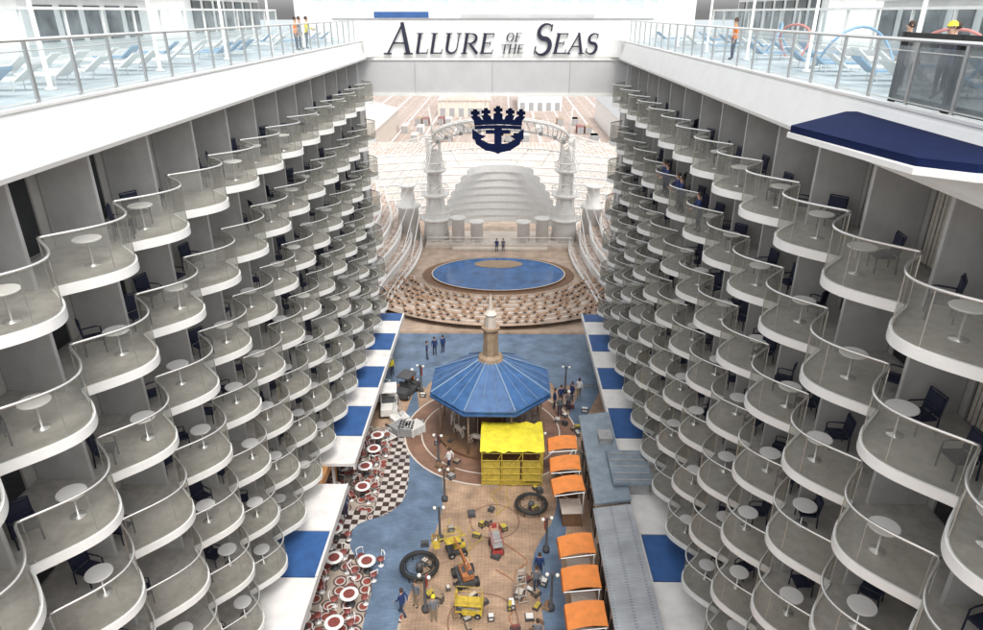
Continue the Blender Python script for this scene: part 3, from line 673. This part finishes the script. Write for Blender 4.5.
def cart(x,y,rz,m,s,lab,top=True):
    B=ob('utility_cart',None,None,(x,y,.02),rz,label=lab,category='cart'); B.scale=(s,s,s)
    g=MB(); g.box((0,0,.45),(1.25,2.6,.3)); g.box((0,.95,.7),(1.15,.6,.3)); g.box((0,-.8,.7),(1.2,1.0,.25)); g.box((0,0,.8),(1.1,.4,.12),1); g.box((0,-.22,1.05),(1.1,.1,.45),1)
    ob('body',g.mesh('body',[m,DKG]),B)
    if top:
        g=MB(); g.box((0,.1,1.9),(1.25,1.5,.07)); 
        for sx in(-.55,.55):
            g.tube([(sx,.75,.8),(sx,.65,1.9)],.03,5); g.tube([(sx,-.55,.8),(sx,-.5,1.9)],.03,5)
        ob('canopy',g.mesh('canopy',[m]),B)
    wm=wheel(.28,.18)
    for sx in(-.6,.6):
        for sy in(-.85,.85): ob('wheel',wm,B,(sx,sy,.28))
    hm=MB().lathe([(.09,0),(.09,.04)],10,0).mesh('headlight',[LAMPW])
    for sx in(-.4,.4): ob('headlight',hm,B,(sx,1.2,.86))
cart(-7.6,43.2,.15,LEDGEW,1,'white utility cart parked near the awnings')
cart(-6.6,45.6,-.4,DKG,.9,'dark utility cart near the awnings')
def pallet(x,y,z,rz,n,m,lab):
    g=MB()
    for k in range(n):
        zz=.14*k
        for j in range(5): g.box((0,-.44+.22*j,zz+.12),(1.2,.16,.025))
        for j in(-.5,0,.5): g.box((j,0,zz+.05),(.1,1.0,.1))
    ob('pallet_stack',g.mesh('pallet_stack',[m]),None,(x,y,z),rz,label=lab,category='pallet')
def crate(x,y,z,rz,s,m,lab):
    g=MB(); a,b,c=s; g.box((0,0,c/2),(a,b,c),0)
    for sx in(-1,1):
        for sy in(-1,1): g.box((sx*a/2,sy*b/2,c/2),(.06,.06,c+.02),1)
    for zz in(.04,c-.02): g.box((0,0,zz),(a+.04,b+.04,.07),1)
    g2=MB(); g2.box((0,0,c+.045),(a*.96,b*.96,.04),0)
    spawn('crate',g.mesh('crate',[m,DKG if m!=BROWN else TAN]),[('lid',g2.mesh('lid',[m]))],(x,y,z),rz,lab,'crate','crates and boxes on the floor')
for k in range(7): pallet(-6.3+rc.uniform(-.9,1),40.8+rc.uniform(-1,1.2),.03,rc.uniform(0,3),rc.choice([1,3,5]),GREYC if k%2 else LEDGEW,'stack of grey pallets on the paving')
for k in range(95):
    x,y=rc.choice([(-.8+rc.uniform(-1.6,2.4),27+rc.uniform(-5,6)),(-6+rc.uniform(-1.5,1.5),43+rc.uniform(-2,4)),(3.2+rc.uniform(-.4,.4),38+rc.uniform(-8,4)),(2+rc.uniform(-1,1.3),22+rc.uniform(-1,5)),(6+rc.uniform(-1,1.5),42+rc.uniform(-2,3)),(-3+rc.uniform(-.6,1),30+rc.uniform(-9,9))])
    m=rc.choice([CREAM,BROWN,BROWN,GREYC,TAN,TAN,YELD,DKG,MAROON,LEDGEW]); nm={CREAM:'cream',BROWN:'brown',GREYC:'grey',MAROON:'maroon',TAN:'tan',YELD:'mustard',DKG:'dark grey',LEDGEW:'white'}[m]
    crate(x,y,.03,rc.uniform(0,3),(rc.uniform(.2,.5),rc.uniform(.15,.4),rc.uniform(.08,.35)),m,nm+' storage box sitting on the boardwalk')
for k in range(6):
    x=rc.uniform(-1.5,1.8); y=rc.uniform(21,32); pts=[(x,y)]
    for j in range(5): x=max(-2.2,min(2.5,x+rc.uniform(-.9,.9))); y+=rc.uniform(.3,1.0); pts.append((x,y))
    ob('floor_hose',MB().tube([(p[0],p[1],.045) for p in smooth(pts)],.022,5).mesh('floor_hose',[rc.choice([DKG,MORG,YELD])]),label='loose hose lying across the tan paving',category='hose')
def ladder(x,y,rz):
    g=MB()
    for s in(-1,1):
        g.tube([(-.25,s*.5,0),(-.18,0,2.0)],.03,4); g.tube([(.25,s*.5,0),(.18,0,2.0)],.03,4)
        for k in range(6):
            t=(k+.5)/6; g.tube([(-.25+.07*t,s*.5*(1-t),2*t),(.25-.07*t,s*.5*(1-t),2*t)],.02,4)
    ob('step_ladder',g.mesh('step_ladder',[STEEL]),None,(x,y,.03),rz,label='aluminium step ladder standing on the boardwalk',category='ladder')
ladder(3.3,40,.4); ladder(-6.8,42,1.2); ladder(1.9,25.5,.3)
# ---------------------------------------------------------------- people
def person_mesh(pose):
    arms={'stand':[((.235,-.03,1.15),(.25,.06,.90)),((-.235,-.03,1.15),(-.25,.06,.90))],
          'lean':[((.24,.12,1.2),(.2,.38,1.1)),((-.24,.12,1.2),(-.2,.38,1.1))],
          'walk':[((.23,-.13,1.17),(.25,-.12,.92)),((-.23,.08,1.16),(-.22,.26,.98))]}[pose]
    legs={'stand':[((.1,.02,.5),(.11,0,.09)),((-.1,.02,.5),(-.12,.02,.09))],'lean':[((.1,.03,.5),(.1,-.02,.09)),((-.1,.0,.5),(-.13,-.1,.09))],
          'walk':[((.1,.2,.52),(.1,.26,.09)),((-.1,-.02,.5),(-.1,-.3,.14))]}[pose]
    lean=.08 if pose=='lean' else .02
    V=[(0,0,.95),(0,lean*.4,1.15),(0,lean,1.36),(0,lean+.01,1.48),(0,lean+.02,1.57),(0,lean+.03,1.69)]
    R=[(.15,.11),(.135,.10),(.17,.115),(.055,.055),(.07,.085),(.075,.095)]
    E=[(0,1),(1,2),(2,3),(3,4),(4,5)]
    hands=[]
    for s,(el,wr) in zip((1,-1),arms):
        b=len(V); V+=[(s*.18,lean,1.41),el,wr]; R+=[(.062,.062),(.045,.045),(.03,.03)]; E+=[(2,b),(b,b+1),(b+1,b+2)]
        d=(Vector(wr)-Vector(el)).normalized(); hp=Vector(wr)+d*.09; V.append(tuple(hp)); R.append((.038,.022)); E.append((b+2,b+3)); hands.append((hp,d,s))
    for s,(kn,an) in zip((1,-1),legs):
        b=len(V); V+=[(s*.095,0,.86),kn,an,(an[0]+s*.01,an[1]+.15,max(.045,an[2]-.045))]; R+=[(.095,.095),(.062,.062),(.043,.043),(.045,.035)]; E+=[(0,b),(b,b+1),(b+1,b+2),(b+2,b+3)]
    me=bpy.data.meshes.new('sk'); me.from_pydata(V,E,[]); o=bpy.data.objects.new('sk',me); COL.objects.link(o)
    md=o.modifiers.new('s','SKIN'); 
    sv=me.skin_vertices[0].data
    for i,r in enumerate(R): sv[i].radius=r
    sv[0].use_root=True
    sb=o.modifiers.new('b','SUBSURF'); sb.levels=1; sb.render_levels=1
    dg=bpy.context.evaluated_depsgraph_get(); ev=o.evaluated_get(dg); m2=bpy.data.meshes.new_from_object(ev)
    bpy.data.objects.remove(o)
    g=MB(); g.v=[tuple(v.co) for v in m2.vertices]
    for p in m2.polygons:
        c=p.center; mi=1
        if c.z>1.47 : mi=2
        elif any((c-hp).length<.085 for hp,_,_ in hands): mi=2
        elif c.z<.1: mi=3
        elif c.z<.93 and abs(c.x)<.21: mi=0
        g.face(list(p.vertices),mi,True)
    for hp,d,s in hands:
        sd=d.cross(Vector((s,0,0))).normalized()
        for k,ln in enumerate((.07,.08,.075,.06)):
            p0=hp+d*.02+sd*(-.027+.018*k); g.tube([p0,p0+d*ln*.6,p0+d*ln+Vector((-s*.02,0,0))],[.0095,.009,.006],5,2)
        p0=hp-d*.02+sd*.03*(1); g.tube([p0,p0+sd*.03+d*.03,p0+sd*.035+d*.06],[.011,.01,.007],5,2)
    y=lean+.03
    g.tube([(0,y+.085,1.665),(0,y+.115,1.635)],[.01,.016],5,2)
    for s in(-1,1):
        g.tube([(s*.032,y+.08,1.672),(s*.032,y+.093,1.672)],[.012,.009],6,3); g.tube([(s*.08,y,1.67),(s*.1,y-.01,1.66)],[.022,.018],6,2)
    g.tube([(-.022,y+.085,1.6),(0,y+.092,1.598),(.022,y+.085,1.6)],.006,5,3)
    return g
PG={}
def getperson(pose,tr,ja):
    k=(pose,tr.name,ja.name)
    if k not in PG:
        if pose not in PG: PG[pose]=person_mesh(pose)
        PG[k]=PG[pose].mesh('person',[tr,ja,SKIN,BLACK])
    return PG[k]
def cap(m,hat):
    g=MB()
    if hat: g.lathe([(.125,1.70),(.118,1.705),(.108,1.76),(.07,1.81),(0,1.825)],14,0,(0,.03,0)); g.tube([(-.07,.14,1.71),(0,.17,1.7),(.07,.14,1.71)],.015,5)
    else: g.lathe([(.092,1.62),(.10,1.69),(.092,1.745),(.06,1.785),(0,1.797)],14,0,(0,.008,0))
    return g.mesh('hat' if hat else 'hair',[m])
HATY=cap(YEL,True);HATW=cap(WHITE,True);HR=cap(HAIR,False)
NM={'jacket_navy':'navy','jacket_orange':'orange','jacket_white':'white','jacket_yellow':'yellow','jacket_grey':'grey'}
def person(x,y,z,rz,pose,ja,tr,hat=None,extra='standing on the boardwalk'):
    mh={'y':HATY,'w':HATW,None:HR}[hat]
    lb='person in %s jacket%s %s'%(NM[ja.name],{'y':' and yellow helmet','w':' and white helmet',None:''}[hat],extra)
    spawn('person',getperson(pose,tr,ja),[('hard_hat' if hat else 'hair',mh,(0,0.05 if pose=='lean' else 0,0))],(x,y,z),rz,lb,'person')
for x,y in((-5.0,52.2),(-4.3,52.6),(-5.6,51.4)): person(x,y,.02,rc.uniform(0,6),'stand',JN,DENIM)
for x,y in((4.9,43.6),(5.4,44.1),(5.9,43.3),(6.3,44.6),(5.2,42.6)): person(x,y,.03,rc.uniform(0,6),'stand',rc.choice([JN,JG]),DENIM,rc.choice([None,'w']))
person(-4.0,24.3,.02,1,'walk',JN,DENIM); person(-3.4,24.9,.02,2.5,'stand',JG,KHAKI); person(2.9,26.8,.02,0,'stand',JN,DENIM); person(2.7,25.9,.02,3.2,'walk',JG,DENIM)
person(-2.4,23.9,.02,.3,'stand',JG,KHAKI,'y'); person(-2.5,36,.03,1,'walk',JW,DENIM); person(-6.2,46.5,.02,2,'stand',JO,DENIM,'w'); person(2.6,22.6,.02,0,'walk',JG,DENIM)
person(6.9,45.2,.02,0,'walk',JW,KHAKI); person(-8.2,48.5,.02,4,'stand',JY,DENIM,'w'); person(-8.4,31.4,.02,4,'stand',JN,DENIM,'w'); person(-8.7,32.1,.02,2,'walk',JW,DENIM)
person(.2,79.6,.2,pi,'stand',JN,DENIM,None,'standing on the pool edge'); person(1.0,79.6,.2,pi,'stand',JG,DENIM,None,'standing on the pool edge')
for x,y,z in((9.5,32.0,18.6),(9.5,32.7,18.6),(9.5,35.0,18.6),(9.5,35.7,18.6),(9.5,28.9,18.6)): person(x,y,z+.003,pi/2,'lean',JN,DENIM,None,'leaning at a balcony balustrade')
person(-10.9,43,25.505,-pi/2,'lean',JY,DENIM,None,'at the upper deck railing'); person(-10.95,41,25.505,-pi/2,'stand',JO,DENIM,None,'at the upper deck railing')
person(-11.0,42,25.505,-pi/2,'stand',JG,DENIM,None,'at the upper deck railing')
person(11.3,33.0,25.505,pi/2,'stand',JO,DENIM,None,'at the upper deck railing')
person(12.2,20.5,25.505,pi/2,'stand',JG,DENIM,None,'on the upper deck'); person(11.6,17.6,25.505,2,'lean',JN,DENIM,'y','on the upper deck'); person(12.3,18.6,25.505,1,'stand',JN,DENIM,None,'on the upper deck')
# ---------------------------------------------------------------- theatre
PX,PY=.45,72.0
g=MB(); g.poly([(-23.9,57,.02),(23.9,57,.02),(23.9,103.5,.02),(-23.9,103.5,.02)]); struct('theatre_floor',g,[THFLOOR])
def ell(rx,ry,a0,a1,n): return [(PX+rx*math.cos(a0+(a1-a0)*i/n),PY+ry*math.sin(a0+(a1-a0)*i/n)) for i in range(n+1)]
def ringpoly(g,R0,R1,z,m=0,wall=None):
    o_=ell(*R1,0,2*pi,64); i_=ell(*R0,0,2*pi,64)
    for k in range(64):
        a=o_[k];b_=o_[k+1];c=i_[k];d=i_[k+1]
        g.poly([(a[0],a[1],z),(b_[0],b_[1],z),(d[0],d[1],z),(c[0],c[1],z)],m)
        if wall: g.poly([(a[0],a[1],wall[0]),(b_[0],b_[1],wall[0]),(b_[0],b_[1],z),(a[0],a[1],z)],wall[1])
g=MB(); ringpoly(g,(7.5,5.2),(7.65,5.35),.3,0,(.02,1)); ringpoly(g,(7.66,5.36),(8.7,6.1),.1,1,(.02,0))
POOL=ob('pool',g.mesh('pool_rim',[CREAM,BROWN]),label='oval show pool with blue water and thin cream rim',category='pool')
g=MB(); g.poly([(x,y,.27) for x,y in ell(7.52,5.22,0,2*pi,64)[:-1]]); ob('water_surface',g.mesh('water_surface',[WATER]),POOL)
g=MB(); g.poly([(x*.36+PX*.64,y*.26+(PY+4.0)*.74,.30) for x,y in ell(8.0,5.2,0,2*pi,40)[:-1]]); ob('stage_lift',g.mesh('stage_lift',[TAN]),POOL)
g=MB(); g.box((0,0,.3),(.46,.4,.08)); g.box((0,-.18,.42),(.46,.05,.24)); g.box((0,0,.14),(.08,.25,.26),1); SEATM=g.mesh('seat',[SEAM,DKG])
ns=0
g=MB()
for r in range(7):
    rx=9.9+r*1.0; ry=7.2+r*1.15; z=.08*r+.1
    def q(R,a): return (PX+R[0]*math.cos(a),PY+R[1]*math.sin(a))
    for k in range(40):
        a0=pi+.05+(pi-.1)*k/40;a1=pi+.05+(pi-.1)*(k+1)/40
        A=q((rx-.35,ry-.35),a0);Bq=q((rx-.35,ry-.35),a1);Cq=q((rx+.64,ry+.79),a1);Dq=q((rx+.64,ry+.79),a0)
        g.poly([(*A,z),(*Bq,z),(*Cq,z),(*Dq,z)],0); g.poly([(*A,0.03),(*Bq,0.03),(*Bq,z),(*A,z)],1)
        A2=q((rx-.30,ry-.30),a0);B2=q((rx-.30,ry-.30),a1);A3=q((rx-.18,ry-.18),a0);B3=q((rx-.18,ry-.18),a1)
        g.poly([(*A2,z+.006),(*B2,z+.006),(*B3,z+.006),(*A3,z+.006)],1)
    n=int(rx*pi/.82*.85)
    for k in range(n):
        if ns>=296: break
        if k%9==4 or rc.random()<.1: continue
        a=pi+.16+(pi-.32)*(k+.5+rc.uniform(-.25,.25))/n; jj=rc.uniform(-.15,.2); x,y=q((rx+.12+jj,ry+.15+jj),a)
        nrm=math.atan2(-(PX-x)*1,(PY-y))+rc.uniform(-.25,.25)
        spawn('theatre_seat',SEATM,[],(x,y,z+.002),nrm,'tan theatre seat on the curved terrace','seat','theatre seats'); ns+=1
ob('seating_terrace',g.mesh('seating_terrace',[THFLOOR,LEDGEW]),label='curved stepped cream terrace facing the pool',category='seating')
for sx in(-1,1):
    G=ob('side_gallery',None,None,(0,0,0),0,label='white curved stepped gallery flanking the show pool',category='gallery')
    g=MB(); g3=MB()
    for k in range(8):
        z=.4+k*1.05
        pts=[]
        for i in range(17):
            t=i/16; yy=61+t*38; xx=10.8+k*1.25-2.0*math.sin(pi*t)**2*(1 if k<5 else .5)+t*t*2.0
            pts.append((xx,yy))
        poly=[(sx*p[0],p[1]) for p in pts]+[(sx*23.8,99+.003*k),(sx*23.8,61-.003*k)]
        g.prism(poly,z-1.03,z,0,1)
        for i in range(16):
            a=pts[i];b_=pts[i+1]; g3.tube([(sx*a[0],a[1],z+.03),(sx*b_[0],b_[1],z+.03)],.14,4)
    ob('terrace',g.mesh('terrace',[WHITE2,THPINK]),G); ob('edge_trim',g3.mesh('edge_trim',[RIM]),G)
    g=MB()
    for k in range(8):
        z=.4+k*1.05
        pts=[]
        for i in range(17):
            t=i/16; yy=61.2+t*37.5; xx=10.85+k*1.25-2.0*math.sin(pi*t)**2*(1 if k<5 else .5)+t*t*2.0
            pts.append((sx*xx,yy,z+.75))
            if i%2==0: g.tube([(sx*xx,yy,z),(sx*xx,yy,z+.75)],.035,4)
        g.tube(pts,.05,5)
    ob('railing',g.mesh('railing',[WHITE2]),G)
S0=ob('stage_truss',None,None,(.6,84,.03),0,label='white lattice stage arch with tapering towers and curved screen',category='stage truss')
def lattice(g,x,y,z0,z1,w,m=0):
    for a,b in((-w,-w),(w,-w),(w,w),(-w,w)): g.tube([(x+a,y+b,z0),(x+a,y+b,z1)],.14,5,m)
    z=z0;k=0
    while z<z1-.1:
        z2=min(z+1.3,z1); s=1 if k%2 else -1
        for b in(-w,w): g.tube([(x-w*s,y+b,z),(x+w*s,y+b,z2)],.07,4,m); g.tube([(x+b,y-w*s,z),(x+b,y+w*s,z2)],.07,4,m)
        for b in(-w,w): g.tube([(x-w,y+b,z2),(x+w,y+b,z2)],.07,4,m)
        z=z2;k+=1
for x in(-8.3,8.3):
    s=1 if x>0 else -1
    g=MB(); lattice(g,x,0,0,13.5,.75)
    g.lathe([(1.7,.4),(1.5,2.8),(1.1,6.0),(.8,9.2),(.5,12)],20,0,(x,.2,0))
    for zz,ww in((3.2,2.1),(6.3,1.8),(9.4,1.5)):
        g.lathe([(ww*.8,zz-.25),(ww,zz),(ww,zz+.18),(ww*.9,zz+.2)],24,0,(x,.1,0))
        g.tube([(x+ww*.95*math.cos(2*pi*k/16),.1+ww*.95*math.sin(2*pi*k/16),zz+1.05) for k in range(17)],.06,5)
        for k in range(8): g.tube([(x+ww*.95*math.cos(2*pi*k/8),.1+ww*.95*math.sin(2*pi*k/8),zz+.18),(x+ww*.95*math.cos(2*pi*k/8),.1+ww*.95*math.sin(2*pi*k/8),zz+1.05)],.04,4)
    g.tube([(x,0,13.4),(x+s*.4,0,17)],[.2,.06],6)
    g.lathe([(1.5,0),(1.3,4.4),(1.6,4.6),(1.6,4.8),(1.0,4.9),(.8,7.1),(1.1,7.25),(1.1,7.4),(.9,7.45)],20,0,(x+s*3.6,.6,0))
    ob('tower',g.mesh('tower',[WHITE2,DKG]),S0)
g=MB()
N=26; prev=None
for i in range(N+1):
    t=pi*i/N; p=[(8.3*math.cos(t),-.7-3*math.sin(t),13.5+2.6*math.sin(t)),(8.3*math.cos(t),.7-3*math.sin(t),13.5+2.6*math.sin(t)),(7.6*math.cos(t),-3*math.sin(t),12.5+2.3*math.sin(t))]
    if prev:
        for a,b in zip(prev,p): g.tube([a,b],.15,5)
        g.tube([prev[0],p[1]],.07,4); g.tube([prev[1],p[2]],.07,4); g.tube([prev[2],p[0]],.07,4)
    prev=p
for k in range(9):
    t=pi*(k+1)/10; g.box((8*math.cos(t),-.9-3*math.sin(t),12.5+2.4*math.sin(t)),(.4,.35,.4),1)
ob('arch',g.mesh('arch',[WHITE2,GREYC]),S0)
g=MB()
for r in range(8):
    z0=1.6+r*1.0; sc=1-.015*r*r*.6
    pts=[(7.3*sc*math.cos(t),3.4*math.sin(t)) for t in [pi*(k/24) for k in range(25)]]
    g.band([(x,y+.6-.28*r*.5) for x,y in pts],z0,z0+.95,.08)
ob('screen',g.mesh('screen',[RIM]),S0)
g=MB()
g.tube([(7.45*math.cos(pi*k/16),3.4*math.sin(pi*k/16)+.6,11.5) for k in range(17)],.12,5)
for k in range(12):
    t=pi*k/12; t2=pi*(k+1)/12; g.tube([(7.45*math.cos(t),3.4*math.sin(t)+.6,9.4 if k%2 else 11.5),(7.45*math.cos(t2),3.4*math.sin(t2)+.6,11.5 if k%2 else 9.4)],.06,4)
g.bx(-9.5,9.5,-2.5,3.5,.0,.45,1); g.bx(-6,6,-3.5,-2.5,.0,.25,1)
for x in(-5.4,-3.0,3.0,5.4): g.lathe([(.8,.45),(.8,2.2+.2*abs(x)),(1.0,2.35+.2*abs(x)),(1.0,2.5+.2*abs(x))],16,0,(x,-.8,0))
for i in range(20): g.tube([(-9.2+i*.97,-2.4,.45),(-9.2+i*.97,-2.4,1.4)],.04,4)
g.tube([(-9.2,-2.4,1.4),(9.2,-2.4,1.4)],.05,4); g.tube([(-9.2,-2.4,.95),(9.2,-2.4,.95)],.03,4)
ob('stage_platform',g.mesh('stage_platform',[WHITE2,CREAM,DKG]),S0)
for s in(-1,1):
    for k in range(10): ob('rigging_cable',MB().tube([(s*8.3,0,13.4),(s*(10.0+k*1.1),-14+k*2.4,1.5+k*.9)],.05,4).mesh('cable',[WHITE]),S0)
    for k in range(8): ob('rigging_cable',MB().tube([(s*8.3*math.cos(.15+k*.17),-3*math.sin(.15+k*.17),13.4+2.6*math.sin(.15+k*.17)),(s*(9+k*1.3),14,9.5)],.045,4).mesh('cable',[WHITE2]),S0)
AG=ob('aft_grandstand',None,None,(0,0,0),0,label='curved tan stepped grandstand behind the stage',category='grandstand')
g=MB(); g3=MB()
for k in range(9):
    pts=[(-23+46*i/24, 90+6*math.sin(pi*i/24)+k*1.15) for i in range(25)]
    poly=[p for p in pts]+[(23,104.0+.003*k+10),(-23,104.0+.003*k+10)]
    z=.9+k*.85
    g.prism(poly,z-.84,z,0,1)
    for i in range(24): g3.tube([(pts[i][0],pts[i][1],z+.03),(pts[i+1][0],pts[i+1][1],z+.03)],.11,4)
ob('tier',g.mesh('tier',[WHITE2,THPINK]),AG); ob('edge_trim',g3.mesh('edge_trim',[RIM]),AG)
# ---------------------------------------------------------------- dockside
g=MB(); g.poly([(-2500,600,-13.98),(2500,600,-13.98),(2500,4400,-13.98),(-2500,4400,-13.98)]); struct('water',g,[mat('sea',(.2,.27,.3),.2,bump=.3)])
for k in range(14):
    x=-70+k*10.5
    g=MB(); g.poly([(x,118,-13.99),(x+.6,118,-13.99),(x+.6,560,-13.99),(x,560,-13.99)]); struct('painted_line',g,[WHITE2])
def shed(x,y,w,l,h,m,lab):
    S=ob('dock_shed',None,None,(x,y,-14),0,label=lab,category='shed')
    g=MB(); g.bx(-w/2,w/2,-l/2,l/2,0,h,0)
    for k in range(int(w/4)): g.box((-w/2+2+k*4,-l/2-.03,2),(2.2,.1,3.6),1)
    ob('wall',g.mesh('wall',[m,GREYC]),S)
    g=MB(); g.v+=[(-w/2-.4,-l/2-.4,h),(0,-l/2-.4,h+w*.14),(w/2+.4,-l/2-.4,h),(-w/2-.4,l/2+.4,h),(0,l/2+.4,h+w*.14),(w/2+.4,l/2+.4,h)]
    for q in((0,2,1),(3,4,5),(0,1,4,3),(1,2,5,4),(0,3,5,2)): g.face(q)
    ob('roof',g.mesh('roof',[GREYC if x>0 else CREAM]),S)
shed(-50,235,22,60,8,CREAM,'long cream dockside shed with cream roof'); shed(50,260,20,70,9,LEDGEW,'long white dockside shed with grey roof'); shed(-16,320,22,40,7,CREAM,'low cream dockside shed with pitched roof'); shed(18,340,20,40,8,LEDGEW,'low white dockside shed with grey roof')
rd=random.Random(5)
CM=[LEDGEW,CREAM,GREYC,TAN,MAROON]; CN=['white','cream','grey','tan','dull maroon']
for k in range(75):
    i=rd.choice([0,1,1,2,3,3,4]); g=MB(); g.box((0,0,1.3),(2.44,6.06,2.6))
    for j in range(12): 
        for s in(-1,1): g.box((s*1.23,-2.8+j*.5,1.3),(.05,.2,2.3))
    g2=MB(); g2.box((-.6,-3.05,1.3),(1.1,.06,2.4)); g2.box((.6,-3.05,1.3),(1.1,.06,2.4))
    spawn('shipping_container',g.mesh('box_body',[CM[i]]),[('door',g2.mesh('door',[GREYC]))],(round(rd.uniform(-36,36)/3)*3,rd.choice([160,175,190,205,222,240,260,280])+rd.uniform(-1,1),-13.97),0,CN[i]+' shipping container standing on the dock','container','containers on the dock')
# ---------------------------------------------------------------- light
w=bpy.data.worlds.new('World'); scene.world=w; w.use_nodes=True; nt=w.node_tree
bg=nt.nodes['Background']; sky=nt.nodes.new('ShaderNodeTexSky'); sky.sky_type='NISHITA'; sky.sun_disc=False
EL,AZ=math.radians(62),math.radians(160)
sky.sun_elevation=EL; sky.sun_rotation=AZ; sky.air_density=1.0; sky.dust_density=3.0
hs=nt.nodes.new('ShaderNodeHueSaturation'); hs.inputs['Saturation'].default_value=.12; hs.inputs['Value'].default_value=2.35
nt.links.new(sky.outputs[0],hs.inputs['Color']); nt.links.new(hs.outputs[0],bg.inputs[0]); bg.inputs[1].default_value=.15
sl=bpy.data.lights.new('Sun','SUN'); sl.energy=1.5; sl.angle=math.radians(16); sl.color=(1,.95,.87)
so=bpy.data.objects.new('Sun',sl); COL.objects.link(so)
d=Vector((math.sin(AZ)*math.cos(EL),math.cos(AZ)*math.cos(EL),math.sin(EL)))
so.rotation_euler=d.to_track_quat('Z','Y').to_euler()
scene.view_settings.view_transform='Standard'; scene.view_settings.look='None'; scene.view_settings.exposure=0
# ---------------------------------------------------------------- camera
cd=bpy.data.cameras.new('Camera'); cd.lens=24.54; cd.sensor_width=36; cd.clip_end=6000; cd.clip_start=.1
co=bpy.data.objects.new('Camera',cd); COL.objects.link(co); co.location=(.8,0,27.5)
co.rotation_euler=(math.radians(90-24.3),0,math.radians(.9)); scene.camera=co
